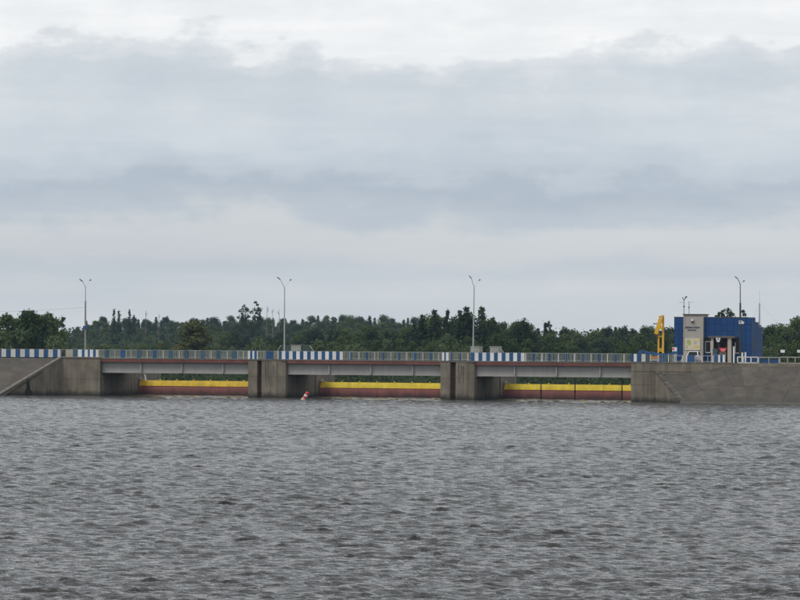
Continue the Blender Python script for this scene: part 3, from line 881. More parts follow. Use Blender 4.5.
# front cladding: each panel an object
cols = [703, 709.0, 715.0, 721.0, 727.2, 733.4, 739.4, 745.3, 751]
rows = [317.5, 324.5, 331.0, 337.5, 344.5, 353.5, 363.5]
def panel(px0, px1, py0, py1):
    x0, x1 = X(px0, BV) + .018, X(px1, BV) - .018
    pm = 712
    z0, z1 = max(DECK, Z(pm, py1, BV)) + .018, Z(pm, py0, BV) - .018
    part('cladding_panel', MB().box(x0, x1, BV - .01, BV + .035, z0, z1), 'wall_blue', bld)
for i in range(len(cols) - 1):
    for j in range(len(rows) - 1):
        a, b, c, d = cols[i], cols[i + 1], rows[j], rows[j + 1]
        if j >= 3 and 709 <= a < 733: continue
        if j in (3, 4) and a in (703, 733.4): continue
        panel(a, b, c, d)
for j in range(len(rows) - 1):
    panel(674, 678.5, rows[j], rows[j + 1]); panel(678.5, 683, rows[j], rows[j + 1])
# right side wall: cladding with parapet stepping down to the rear
steps = [(0, 2.7, BT), (2.7, 5.0, Z(757, 322.3, BV + 3)), (5.0, 7.9, Z(762, 327.0, BV + 5.5))]
for y0, y1, zt in steps:
    part('side_wall', MB().box(bx1 - .038, bx1 + .02, BV + y0 + .045, BV + y1, DECK - .02, zt - .05), 'wall_core', bld)
    n = 2
    for k in range(n):
        ya, yb = BV + y0 + (y1 - y0) * k / n + .02, BV + y0 + (y1 - y0) * (k + 1) / n - .02
        zs = [DECK, 6.2, 7.7, 9.0, zt]
        zs = [q for q in zs if q < zt - .3] + [zt]
        for q in range(len(zs) - 1):
            part('cladding_panel', MB().box(bx1 + .022, bx1 + .055, ya, yb, zs[q] + .015, zs[q + 1] - .015), 'wall_blue', bld)
    part('parapet_cap', MB().box(bx1 - .3, bx1 + .09, BV + y0, BV + y1, zt - .002, zt + .06), 'galvanised', bld)
part('parapet_cap', MB().box(bx0 - .03, X(683, BV), BV - .05, BV + .3, BT + .002, BT + .07).box(X(703.3, BV), bx1 - .31, BV - .05, BV + .3, BT + .002, BT + .07), 'canopy_dark', bld)
for yy in (2.0, 4.2):
    part('slit_window', MB().box(bx1 + .04, bx1 + .075, BV + yy - .28, BV + yy + .28, Z(756, 350, BV + 2), Z(756, 338, BV + 2)), 'steel_dark', bld)
# roof step behind
part('roof', MB().box(bx0 + .05, bx1 - .35, BV + .31, BV + 2.68, BT + .004, BT + .03), 'canopy_dark', bld)
# sign tower
tv = BV - .55
tw = part('sign_tower', bxp(683.2, 703.2, 314.9, 363.5, tv, BV + 2.5), 'tower_grey', bld)
part('tower_cap', bxp(682.3, 703.9, 313.9, 314.85, tv - .15, BV + 2.6), 'canopy_dark', tw)
for e0, e1 in ((683.3, 684.3), (702.1, 703.1)):
    part('corner_strip', bxp(e0, e1, 315, 363.5, tv - .05, tv - .002), 'concrete_light', tw)
lp = part('tower_lamp', bxp(690.9, 693.1, 319.2, 321.0, tv - .35, tv - .003), 'white_paint', tw)
part('lamp_bracket', bxp(691.2, 692.9, 321.1, 322.6, tv - .2, tv - .003), 'steel_dark', lp)
def text(body, px, py, hpx, wpx, v, m, parent):
    cu = bpy.data.curves.new('lettering', 'FONT'); cu.body = body; cu.align_x = 'CENTER'; cu.align_y = 'CENTER'
    cu.extrude = .015; cu.size = 1.0; cu.offset = .012
    o = bpy.data.objects.new('tmp', cu); COL.objects.link(o)
    dg = bpy.context.evaluated_depsgraph_get()
    me = bpy.data.meshes.new_from_object(o.evaluated_get(dg)); me.name = 'lettering'
    COL.objects.unlink(o); bpy.data.objects.remove(o)
    cs = np.empty(len(me.vertices) * 3); me.vertices.foreach_get('co', cs); cs = cs.reshape(-1, 3)
    mn, mx_ = cs.min(0), cs.max(0); ctr = (mn + mx_) / 2; sz = mx_ - mn
    W = X(px + wpx / 2, v) - X(px - wpx / 2, v); H = Z(px, py - hpx / 2, v) - Z(px, py + hpx / 2, v)
    n = np.stack([(cs[:, 0] - ctr[0]) / sz[0] * W, -(cs[:, 2] - ctr[2]), (cs[:, 1] - ctr[1]) / sz[1] * H], -1)
    me.vertices.foreach_set('co', n.ravel()); me.update()
    me.materials.clear(); me.materials.append(MATS[m])
    q = bpy.data.objects.new('lettering', me); COL.objects.link(q); q.parent = parent
    q.location = PT(px, py, v) - wloc(parent)
    return q
text('ZBIORNIK WODNY', 692.5, 327.4, 1.7, 14.8, tv - .03, 'sign_navy', tw)
text('JEZIORSKO', 691.8, 330.2, 1.6, 8.8, tv - .03, 'sign_navy', tw)
mp_ = part('map_board', bxp(684.9, 700.2, 338.4, 350.0, tv - .08, tv - .003), 'map_cream', tw)
for a, b, c, d, m in ((686.3, 690.8, 339.3, 345.5, 'map_green'), (686.0, 687.4, 345.5, 348.3, 'map_green'), (693.5, 699.7, 339.0, 341.3, 'map_yellow'),
                      (693.5, 696.7, 341.5, 344.3, 'map_lilac'), (693.4, 699.5, 345.0, 348.2, 'map_yellow')):
    pts = []
    x0, x1 = X(a, tv), X(b, tv); z0, z1 = Z(690, d, tv), Z(690, c, tv)
    for k in range(11):
        an = 2 * math.pi * k / 11; rr_ = random.uniform(.75, 1.1)
        pts.append(((x0 + x1) / 2 + (x1 - x0) / 2 * rr_ * math.cos(an), (z0 + z1) / 2 + (z1 - z0) / 2 * rr_ * math.sin(an)))
    part('map_patch', MB().yprism(pts, tv - .095 - random.random() * .01, tv - .082), m, mp_)
# entrance canopy, columns, windows
part('canopy', bxp(708.3, 734.2, 335.9, 338.0, BV - 1.7, BV - .02), 'canopy_dark', bld)
for a, b in ((711.0, 713.3), (727.6, 731.2)):
    part('column', bxp(a, b, 338.05, 363.5, BV - 1.5, BV - 1.1), 'column_tan', bld)
def window(px0, px1, py0, py1, vv=BV):
    o = part('window', bxp(px0 + .5, px1 - .5, py0 + .6, py1 - .6, vv - .04, vv + .035), 'glass_dark', bld)
    f = MB()
    bxp(px0, px0 + .55, py0, py1, vv - .09, vv + .03, f); bxp(px1 - .55, px1, py0, py1, vv - .09, vv + .03, f)
    bxp(px0 + .56, px1 - .56, py0, py0 + .55, vv - .09, vv + .03, f); bxp(px0 + .56, px1 - .56, py1 - .9, py1, vv - .12, vv + .03, f)
    part('frame', f, 'old_white', o)
window(705.2, 711.0, 341.3, 353)
part('window_head', bxp(704.6, 711.0, 338.2, 341.2, BV - .02, BV + .035), 'glass_dark', bld)
o = part('window', bxp(735.3, 739.6, 338.6, 352.5, BV - .02, BV + .035), 'glass_dark', bld)
part('frame', bxp(734.9, 735.7, 342.5, 353.6, BV - .08, BV - .021).box(X(735.75, BV), X(739.8, BV), BV - .08, BV - .021, Z(737, 353.6, BV), Z(737, 352.6, BV)), 'old_white', o)

# roof antennas
def antenna(px, pyb, pyt, v, label, arms, r=.05):
    b = PT(px, pyb, v); b.z = BT + (.2 if px < 703 else .0); tpt = PT(px, pyt, v)
    t = thing('antenna_mast', label, 'antenna', b)
    part('mast', MB().tube([b, tpt], r, 6), 'galvanised', t)
    for (ax_, ay, bx_, by, rr_) in arms:
        part('aerial', MB().tube([PT(ax_, ay, v), PT(bx_, by, v)], rr_, 5), 'steel_dark', t)
    part('clamp', MB().tube([b.lerp(tpt, .55), b.lerp(tpt, .62)], r * 2, 6), 'steel_dark', t)
antenna(684.0, 315, 300.0, BV, 'roof antenna mast with a forked top above the left edge of the sign tower',
        [(684, 300, 682.4, 297.2, .05), (684, 300, 686.3, 297.0, .05), (678.8, 302.3, 684, 302.3, .015), (685.2, 297.6, 687, 296.6, .09)], .06)
antenna(689.0, 315, 301.5, BV, 'plain thin roof antenna mast right of the forked antenna on the sign tower',
        [(688.2, 302.3, 694.5, 302.3, .012)], .05)
mv = BV + 7.2
b = PT(763.2, 325, mv); b.x = bx1 - .25; b.z = S3; tpt = PT(763.2, 303.2, mv); tpt.x = b.x
t = thing('antenna_mast', 'tall guyed mast on the rear roof at the right end of the blue building', 'antenna', b)
part('mast', MB().tube([b, tpt], [.12, .08], 6), 'galvanised', t)
part('whip', MB().tube([tpt, tpt + Vector((0, 0, 1.6))], .014, 4), 'galvanised', t)
for pe, ye in ((753, 317), (772, 317)):
    e1 = PT(763.2, 304, mv); e1.x = b.x; e2 = PT(pe, ye, mv); e2 = e1 + (e2 - e1) * 1.55; 
    part('guy_wire', MB().tube([e1, e2], .008, 4), 'galvanised', t)
part('equipment_box', MB().box(b.x - .25, b.x + .2, mv - .3, mv + .3, S3, S3 + .3), 'steel_dark', t)

# ------------------------------------------------------------------ crane
cv = 5.0
cb = PT(658.5, 362.8, cv); cb.z = DECK
t = thing('crane', 'yellow stop-log crane with drooping jib standing left of the blue building', 'crane', cb)
m1a, m1b = PT(663.0, 353.5, cv), PT(663.2, 316, cv)
m2a, m2b = PT(658.2, 353.5, cv), PT(658.8, 333, cv)
ms = part('mast', MB().bar((m1a.x, cv, DECK), (m1b.x, cv, m1b.z), .21, .3).bar((m2a.x, cv, DECK), (m2b.x, cv, m2b.z), .17, .26), 'crane_yellow', t)
for py in (336.5, 349.0, 351):
    a, b = PT(658.3, py, cv - .02), PT(663.0, py, cv - .02)
    part('rung', MB().bar(a, b, .16, .16), 'crane_yellow', ms)
jb = part('jib', MB().bar(PT(660.9, 318.5, cv - .35), PT(656.0, 334.0, cv - .35), .45, .36), 'crane_yellow', t)
part('jib_head', MB().bar(PT(659.0, 317.3, cv - .2), PT(663.6, 315.9, cv - .2), .5, .24), 'crane_yellow', jb)
part('hook_block', MB().bar(PT(655.6, 334.2, cv - .35), PT(658.5, 334.8, cv - .35), .3, .12), 'steel_dark', jb)
part('counter_arm', MB().bar(PT(653.2, 323.8, cv), PT(661.0, 323.5, cv), .10, .12), 'steel_dark', t)
part('winch', MB().tube([PT(661, 327.5, cv - .5), PT(661, 327.5, cv + .5)], .22, 10), 'crane_yellow', t)
part('slew_base', bxp(656.5, 664.5, 353.2, 363, cv - .6, cv + .8), 'blue_paint', t)
part('deck_beam', MB().bar(PT(642, 351.8, cv - .7), PT(664, 355.0, cv - .7), .3, .26), 'blue_paint', t)
part('deck_beam', MB().bar(PT(664, 355.2, cv - .75), PT(677.5, 352.0, cv - .75), .28, .22), 'blue_paint', t)
part('winch_housing', bxp(638.5, 643.2, 350.4, 355.5, cv - 1, cv + .4), 'blue_paint', t)
# blue white fence in front of the crane
railing('short blue and white plate fence on the corner of the right abutment', 632, 675, .5,
        [(646.5, .08, 'blue_paint'), (650.5, .08, 'old_white'), (658.6, .08, 'old_white'), (664.5, .08, 'bar_grey'), (668.5, .1, 'old_white'), (671, .06, 'bar_grey'), (674.6, .1, 'old_white')],
        [(632, 633.8, 'blue_paint'), (633.8, 637, 'white_paint'), (637.2, 641.6, 'blue_paint'), (641.6, 645.8, 'old_white'), (664.2, 666, 'teal_paint')],
        [(646, 674, 'bar_grey')], group='fences on the right bank', top='blue_paint', zb=DECK + .13)
# orange and white barrier boards
bv = 2.2
t = thing('barrier', 'orange and white striped road barrier before the crane base', 'barrier', PT(654.5, 362.5, bv))
for py, m in ((357.5, 'orange'), (359.8, 'cream')):
    part('board', bxp(650.4, 659.0, py - .9, py + .9, bv - .04, bv + .02), m, t)
for px in (651.6, 657.6):
    part('leg', bxp(px - .35, px + .35, 355.8, 363, bv + .03, bv + .1), 'old_white', t)
# notice board with red edge by the left wall of the building
nv = 4.4
t = thing('notice_board', 'white notice board with red and dark stripes beside the crane', 'sign', PT(674.5, 362.8, nv))
for px in (672.8, 676.2):
    part('post', bxp(px - .3, px + .3, 347.5, 363, nv + .03, nv + .1), 'old_white', t)
bo = part('board', bxp(672.2, 677.0, 347.3, 356.0, nv - .03, nv + .02), 'white_paint', t)
part('stripe', bxp(672.4, 676.8, 351.3, 352.8, nv - .05, nv - .032), 'sign_navy', bo)
part('stripe', bxp(672.4, 674.2, 348.0, 350.0, nv - .05, nv - .032), 'sign_red', bo)

# ------------------------------------------------------------------ parked car (seen from behind)
def car():
    v = 6.2
    c = PT(691.9, 362.6, v); cx = c.x; cz = DECK
    t = thing('parked_car', 'small white car with dark rear window parked before the sign tower', 'car', (cx, v + 1.7, cz))
    W, L = .70, 3.2
    prof = [(0, .30), (0, .72), (.06, .84), (.35, .90), (.72, 1.42), (1.0, 1.46), (1.75, 1.46), (2.3, .95), (3.05, .86), (3.2, .60), (3.2, .30)]
    n = len(prof)
    def ring(hw, taper):
        return [(cx + hw * (1 - taper * max(0, (h - .88) / .6)), v + y, cz + h) for y, h in prof]
    vs = ring(-W, .2) + ring(W, .2)
    fs = [tuple(range(n)), tuple(range(2 * n - 1, n - 1, -1))] + [((i + 1) % n, i, n + i, n + (i + 1) % n) for i in range(n)]
    body = part('body', MB().add(vs, fs), 'white_paint', t)
    def slab(x0, x1, y0, z0, y1, z1, m, name, off=.012):
        a = Vector((0, y1 - y0, z1 - z0)).normalized(); nn = Vector((0, -a.z, a.y)) * off
        tp = (W * .2 * max(0, (z1 - .88) / .6), W * .2 * max(0, (z0 - .88) / .6))
        q = [(cx + x0 + tp[1], v + y0, cz + z0), (cx + x1 - tp[1], v + y0, cz + z0), (cx + x1 - tp[0], v + y1, cz + z1), (cx + x0 + tp[0], v + y1, cz + z1)]
        q2 = [(p[0], p[1] + nn.y, p[2] + nn.z) for p in q]
        part(name, MB().add(q + q2, [(0, 1, 2, 3), (4, 5, 6, 7), (0, 1, 5, 4), (1, 2, 6, 5), (2, 3, 7, 6), (3, 0, 4, 7)]), m, t)
    slab(-.62, .62, .37, .93, .70, 1.39, 'glass_dark', 'rear_window')
    part('licence_plate', MB().box(cx - .24, cx + .24, v - .03, v - .002, cz + .5, cz + .62), 'old_white', t)
    for sx in (-1, 1):
        part('tail_light', MB().box(cx + sx * .56 - .12, cx + sx * .56 + .12, v - .035, v - .003, cz + .58, cz + .80), 'sign_red', t)
        part('side_window', MB().add([(cx + sx * (W * .955 + .012), v + .8, cz + .98), (cx + sx * (W * .955 + .012), v + 2.1, cz + .98), (cx + sx * (W * .84 + .012), v + 1.75, cz + 1.38), (cx + sx * (W * .84 + .012), v + .95, cz + 1.38)], [(0, 1, 2, 3)]), 'glass_dark', t)
        for wy in (.62, 2.6):
            wh = part('wheel', MB().tube([(cx + sx * .50, v + wy, cz + .27), (cx + sx * .72, v + wy, cz + .27)], .27, 14), 'tyre', t)
            part('rim', MB().tube([(cx + sx * .722, v + wy, cz + .27), (cx + sx * .735, v + wy, cz + .27)], .16, 10), 'galvanised', wh)
    part('bumper', MB().box(cx - .68, cx + .68, v - .09, v + .02, cz + .32, cz + .46), 'steel_dark', t)
car()

# fence before the sign tower: white frames and rails
fv = .5
railing('white framed low fence before the parked car', 675.4, 713.5, fv,
        [(676, .08, 'old_white'), (682.5, .1, 'old_white'), (686.6, .12, 'white_paint'), (695.5, .08, 'bar_grey'), (701.9, .12, 'old_white'), (707.8, .08, 'bar_grey'), (713, .1, 'white_paint')],
        [(687.6, 695, 'blue_paint')], [], group='fences on the right bank', top='galvanised', zb=DECK + .13, zt=DECK + .95)
st = PT(681, 362, 1.2)
t = thing('stair_rail', 'white sloping stair handrail left of the parked car', 'handrail', (st.x, 1.2, DECK))
part('handrail', MB().bar(PT(681.0, 361, 1.2), PT(686.2, 350.6, 1.2), .09, .09), 'old_white', t)
for px in (681.6, 683.8, 686.1):
    p = PT(px, 362.5, 1.2)
    part('baluster', MB().box(p.x - .04, p.x + .04, 1.17, 1.23, DECK, Z(px, 361 - (px - 681) * 2.0, 1.2)), 'old_white', t)
railing('short fence of two blue and two white plates before the entrance', 713.9, 725.4, fv, [(714.2, .08, 'bar_grey')],
        [(714.4, 717.8, 'blue_paint'), (718.2, 720.3, 'white_paint'), (720.3, 722.8, 'blue_paint'), (722.8, 724.9, 'white_paint')], [],
        group='fences on the right bank', top='old_white', zb=DECK + .13, zt=DECK + 1.05)
# white info sign on a post and red banner sign
sv = 1.6
p = PT(718, 362.5, sv)
t = thing('information_sign', 'small white pictogram sign on a dark post before the entrance', 'sign', (p.x, sv, DECK))
part('post', MB().tube([(p.x, sv + .05, DECK), (p.x, sv + .05, Z(718, 338.5, sv))], .05, 6), 'steel_dark', t)
bo = part('board', bxp(716.0, 720.2, 337.9, 340.2, sv - .03, sv + .02), 'white_paint', t)
part('board', bxp(716.7, 719.6, 340.3, 342.0, sv - .03, sv + .02), 'white_paint', t)
part('pictogram', bxp(717.3, 718.9, 338.5, 339.6, sv - .045, sv - .032), 'sign_navy', bo)
p = PT(722.8, 362.5, sv)
t = thing('warning_sign', 'red tapered warning sign on a grey board before the entrance', 'sign', (p.x, sv, DECK))
q = [PT(718.9, 347.8, sv), PT(727.0, 347.8, sv), PT(725.0, 352.0, sv), PT(721.0, 352.0, sv)]
part('board', MB().yprism([(a.x, a.z) for a in (q[3], q[2], q[1], q[0])], sv - .04, sv + .02), 'sign_red', t)
part('lettering_strip', bxp(721.0, 725.3, 349.3, 349.9, sv - .052, sv - .042), 'map_cream', t)
part('lettering_strip', bxp(721.8, 724.6, 350.5, 351.0, sv - .052, sv - .042), 'map_cream', t)
part('lower_board', bxp(719.6, 726.2, 352.2, 355.2, sv - .01, sv + .03), 'canopy_dark', t)
for px in (720.5, 725.4):
    part('post', bxp(px - .3, px + .3, 352.0, 363, sv + .04, sv + .1), 'galvanised', t)
p = PT(714.3, 362, sv + 1)
tag(part('control_box', bxp(712.8, 716.4, 348.6, 355.2, sv + 1, sv + 1.6).box(p.x - .05, p.x + .05, sv + 1.2, sv + 1.3, DECK, Z(714, 355.3, sv + 1)), 'teal_paint'),
    'blue-grey equipment box on a post left of the red sign', 'box')
# white gate posts right of the entrance
for px, py, lb in ((733.8, 346.8, 'taller of the white gate posts right of the entrance'), (742.3, 352.8, 'white bollard post beside the dark lamp, left of the pair'), (745.4, 352.5, 'white bollard post beside the dark lamp, right of the pair')):
    pv = 1.0; p = PT(px, 362, pv)
    t = thing('gate_post', lb, 'post', (p.x, pv, DECK), 'white posts on the right bank')
    part('shaft', MB().cbox(p.x - .09, p.x + .09, pv - .09, pv + .09, DECK, Z(px, py, pv), .02), 'white_paint', t)
    part('cap', MB().box(p.x - .11, p.x + .11, pv - .11, pv + .11, Z(px, py, pv) + .001, Z(px, py, pv) + .05), 'old_white', t)
def low_rail(a, b, py_t, label, m, posts, mid=True, v=.5):
    xa, xb = X(a, v, 360), X(b, v, 360); zt = Z((a + b) / 2, py_t, v)
    t = thing('low_railing', label, 'railing', ((xa + xb) / 2, v, DECK), 'fences on the right bank')
    part('top_rail', MB().box(xa, xb, v - .05, v + .05, zt - .12, zt), m, t)
    if mid: part('lower_rail', MB().box(xa, xb, v - .05, v + .05, DECK + .0, DECK + .16), m, t)
    for p in posts:
        x = X(p, v, 360)
        piece('post', post_me['white_paint' if m == 'old_white' else 'bar_grey'], (x, v, DECK - .01), t, (.12, .1, zt - DECK - .112))
low_rail(737.2, 758.2, 356.6, 'white low railing at the foot of the dark lamp', 'old_white', (737.6, 743, 751, 757.9))
low_rail(758.4, 779.4, 356.9, 'thin grey low railing right of the blue building', 'bar_grey', (759, 769, 779), False)
low_rail(779.7, 870, 357.0, 'pale railing with rectangular openings at the right edge', 'concrete_light', (780, 787.6, 795.2, 802.8, 812, 822, 834, 848, 866))
# blue service van panel: low blue wall strip under the grey railing
tag(part('blue_panel', bxp(758.6, 779.0, 359.0, 363.2, .62, .70), 'blue_paint'), 'low blue panel fixed behind the thin grey railing', 'panel')
for px, sx, lb in ((782.7, 2.1, 'small white sign on a post at the right, nearer the building'), (799.4, 2.2, 'small white sign on a post cut by the right edge')):
    pv = 2.0; p = PT(px, 362, pv)
    t = thing('bank_sign', lb, 'sign', (p.x, pv, DECK), 'white signs on the right bank')
    part('post', MB().tube([(p.x, pv + .06, DECK), (p.x, pv + .06, Z(px, 350, pv))], .035, 6), 'steel_dark', t)
    part('board', bxp(px - sx, px + sx, 349.8, 352.6, pv - .03, pv + .02), 'white_paint', t)

# ------------------------------------------------------------------ trees
def leaf_arrays(c, nrm, s, g):
    """quads centred at c, facing nrm, size s"""
    n = len(c)
    r = g.normal(size=(n, 3)); u = np.cross(nrm, r); u /= np.linalg.norm(u, axis=1, keepdims=True) + 1e-9
    w_ = np.cross(nrm, u)
    a = (s * .5)[:, None] * u; b = (s * .5 * g.uniform(.5, .9, n))[:, None] * w_
    V = np.stack([c - a, c - b * 1.0, c + a, c + b], 1).reshape(-1, 3)
    return V
def quads_mesh(name, V, m):
    me = bpy.data.meshes.new(name); n = len(V) // 4
    me.vertices.add(len(V)); me.vertices.foreach_set('co', V.astype(np.float32).ravel())
    me.loops.add(len(V)); me.loops.foreach_set('vertex_index', np.arange(len(V), dtype=np.int32))
    me.polygons.add(n); me.polygons.foreach_set('loop_start', np.arange(0, len(V), 4, dtype=np.int32))
    me.update(calc_edges=True); me.materials.append(MATS[m]); return me
def unit(v): return v / (np.linalg.norm(v, axis=-1, keepdims=True) + 1e-9)

def broad(seed, H=14.0, Wd=4.2, z0=.22, lobes=46, per=95, leaf=.50, m='leaf_broad', shape=1.0, bark='bark', spread=1.0):
    g = np.random.default_rng(seed)
    cs, rs = [], []
    for i in range(lobes):
        tt = g.uniform(0, 1) ** .9
        zz = H * (z0 + (1 - z0) * tt * .95)
        env = Wd * (math.sin(math.pi * min(1, (tt * .86 + .14) ** shape)) ** .7) * g.uniform(.75, 1.12)
        an = g.uniform(0, 6.283); rr_ = env * math.sqrt(g.uniform(.05, 1)) * .85 * spread
        cs.append((rr_ * math.cos(an), rr_ * math.sin(an), zz)); rs.append(g.uniform(.75, 1.5) * Wd / 4.2)
    V = []
    for c, r in zip(cs, rs):
        d = unit(g.normal(size=(per, 3))); rad = r * g.uniform(.45, 1.08, per)
        p = np.array(c) + d * rad[:, None] * np.array([1.1, 1.1, .8])
        nr = unit(d + g.normal(size=(per, 3)) * .55 + np.array([0, 0, .35]))
        V.append(leaf_arrays(p, nr, g.uniform(.55, 1.25, per) * leaf, g))
    crown = quads_mesh('crown', np.concatenate(V), m)
    mb = MB()
    tw = [(0, 0, -.6), (g.normal() * .15, g.normal() * .15, H * .3), (g.normal() * .3, g.normal() * .3, H * .6), (g.normal() * .3, g.normal() * .3, H * .9)]
    mb.tube(tw, [H * .017, H * .013, H * .008, H * .002], 6)
    for i in range(9):
        c = cs[g.integers(len(cs))]; zb = c[2] * g.uniform(.5, .75)
        mb.tube([(0, 0, zb), (c[0] * .5, c[1] * .5, (zb + c[2]) / 2 + .2), c], [H * .006, H * .004, .02], 5)
    return H, mb.mesh('trunk', bark), crown
def conifer(seed, H=15.0, Wd=2.6, m='leaf_conifer', z0=.12, dens=1.0):
    g = np.random.default_rng(seed); V = []; mb = MB()
    mb.tube([(0, 0, -.6), (0, 0, H * .5), (g.normal() * .1, 0, H)], [H * .014, H * .009, .03], 6)
    zz = H * z0
    while zz < H * .985:
        f = (zz / H - z0) / (1 - z0); L0 = Wd * (1 - f) ** .8 + .22
        nb = int(6 + 5 * (1 - f))
        for b in range(nb):
            an = g.uniform(0, 6.283); L = L0 * g.uniform(.6, 1.15)
            n = max(5, int(L * 15 * dens)); tt = g.uniform(.12, 1, n)
            p = np.stack([np.cos(an) * L * tt, np.sin(an) * L * tt, zz - L * .28 * tt + L * .16 * tt * tt], -1) + g.normal(size=(n, 3)) * np.array([.16, .16, .13])
            nr = unit(np.array([math.cos(an) * .4, math.sin(an) * .4, .8]) + g.normal(size=(n, 3)) * .5)
            V.append(leaf_arrays(p, nr, g.uniform(.3, .6, n), g))
        zz += H * .028 * g.uniform(.8, 1.2)
    return H, mb.mesh('trunk', 'bark'), quads_mesh('crown', np.concatenate(V), m)
def pine(seed, H=17.0, m='leaf_conifer', clumps=9, zc=.5, wd=2.0, rf=1.0, per=48):
    g = np.random.default_rng(seed); V = []; mb = MB()
    lean = g.normal(0, .3)
    mb.tube([(0, 0, -.6), (lean * .5, 0, H * .5), (lean, 0, H * .97)], [H * .014, H * .010, .04], 6)
    for i in range(clumps * 4):
        f = g.uniform(0, 1) ** .8; zz = H * (zc + (1 - zc) * f)
        an = g.uniform(0, 6.283); rr_ = wd * (1 - .7 * f) * g.uniform(.15, 1.1)
        c = np.array([lean * f + rr_ * math.cos(an), rr_ * math.sin(an), zz]); r = g.uniform(.35, .8) * wd / 2 * rf
        if i % 3 == 0: mb.tube([(lean * f * .9, 0, zz - .5), tuple(c)], [.07, .02], 5)
        n = per; d = unit(g.normal(size=(n, 3))); p = c + d * (r * np.abs(g.normal(0, .6, n)))[:, None] * np.array([1.2, 1.2, .9])
        V.append(leaf_arrays(p, unit(d + g.normal(size=(n, 3)) * .6 + np.array([0, 0, .4])), g.uniform(.3, .62, n), g))
    return H, mb.mesh('trunk', 'bark'), quads_mesh('crown', np.concatenate(V), m)
def dead(seed, H=15.0):
    g = np.random.default_rng(seed); mb = MB(); br = MB()
    mb.tube([(0, 0, -.6), (.1, 0, H * .6), (.0, .1, H)], [H * .012, .1, .03], 6)
    for i in range(16):
        zz = H * g.uniform(.45, .93); an = g.uniform(0, 6.283); L = g.uniform(.8, 2.2) * (1.25 - zz / H)
        br.tube([(0, 0, zz), (L * .6 * math.cos(an), L * .6 * math.sin(an), zz + L * .5), (L * math.cos(an), L * math.sin(an), zz + L * 1.2)], [.06, .04, .02], 4)
    return H, mb.mesh('trunk', 'bark_pale'), br.mesh('crown', 'bark_pale')

KIND = {
    'broad': [broad(21), broad(22, 14, 4.8, .2, 52), broad(23, 14, 3.8, .25, 40, shape=.85), broad(24, 14, 5.2, .15, 56, shape=.8)],
    'willow': [broad(31, 9, 4.0, .08, 44, 100, .42, 'leaf_willow', .7), broad(32, 9, 4.4, .05, 48, 100, .42, 'leaf_willow', .6), broad(33, 8, 4.8, .03, 44, 100, .42, 'leaf_willow', .55)],
    'olive': [broad(41, 10, 3.6, .03, 60, 110, .40, 'leaf_olive', .5)],
    'birch': [broad(51, 15, 3.2, .25, 44, 90, .42, 'leaf_broad', .9, 'bark_pale'), broad(52, 15, 3.6, .22, 48, 90, .42, 'leaf_broad', 1.0, 'bark_pale')],
    'darkbroad': [broad(61, 14, 4.2, .12, 50, 95, .5, 'leaf_conifer', .85), broad(62, 14, 4.8, .1, 54, 95, .5, 'leaf_conifer', .75)],
    'conifer': [conifer(71), conifer(72, 15, 3.2), conifer(73, 15, 2.2), conifer(74, 15, 2.9, z0=.05)],
    'slim': [conifer(75, 17, 1.15, z0=.35), conifer(76, 17, 1.5, z0=.4, dens=.8)],
    'tall': [broad(53, 17, 2.5, .42, 30, 55, .42, 'leaf_conifer', 1.1, spread=1.15), broad(54, 17, 2.1, .45, 26, 55, .42, 'leaf_conifer', 1.3, spread=1.15)],
    'pine': [pine(81), pine(82, 17, clumps=12, zc=.4), pine(83, 17, clumps=7, zc=.6, wd=1.6), pine(84, 17, clumps=14, zc=.3, wd=2.6),
             pine(85, 17, clumps=26, zc=.42, wd=1.5, rf=.75, per=20), pine(86, 17, clumps=30, zc=.42, wd=2.7, rf=.55, per=22), pine(87, 17, clumps=22, zc=.45, wd=2.2, rf=.5, per=18)],
    'dead': [dead(91), dead(92)],
}
NAMES = dict(broad='broadleaf_tree', willow='willow_tree', olive='rounded_tree', birch='birch_tree', darkbroad='broadleaf_tree', conifer='conifer_tree', slim='conifer_tree', tall='tall_tree', pine='pine_tree', dead='bare_tree')
ntree = 0
def tree(kind, px, py_top, v, label, group, wide=1.0, var=None):
    global ntree
    Hh, tm, cm = KIND[kind][var if var is not None else random.randrange(len(KIND[kind]))]
    p = PT(px, py_top, v); gzv = float(gz(p.x, v)) - .1
    h = p.z - gzv
    s = h / Hh
    sw = min(1.5, max(.55, s)) * wide
    t = thing(NAMES[kind], label, 'tree', (p.x, v, gzv), group)
    t.scale = (sw, sw, s); t.rotation_euler.z = random.uniform(0, 6.283)
    for nm, me in (('trunk', tm), ('crown', cm)):
        o = bpy.data.objects.new(nm, me); COL.objects.link(o); o.parent = t
    ntree += 1
    return t

SK = [(-60, 322), (-20, 318), (62, 330), (72, 327), (80, 324), (90, 320.5), (104, 318.5), (120, 319), (135, 319), (160, 317.5), (185, 320), (215, 318.5), (235, 318),
      (268, 318.5), (295, 319), (310, 317), (330, 315), (345, 316), (360, 317), (385, 316), (395, 319), (405, 320), (420, 316), (440, 313.5), (470, 313), (490, 318),
      (505, 321), (520, 322), (535, 325), (555, 327), (575, 329), (590, 332.5), (605, 328), (625, 326.5), (645, 327), (670, 327), (700, 328), (765, 325), (785, 322), (800, 317), (860, 314)]
def sky_y(px): return float(np.interp(px, [a for a, _ in SK], [b for _, b in SK]))

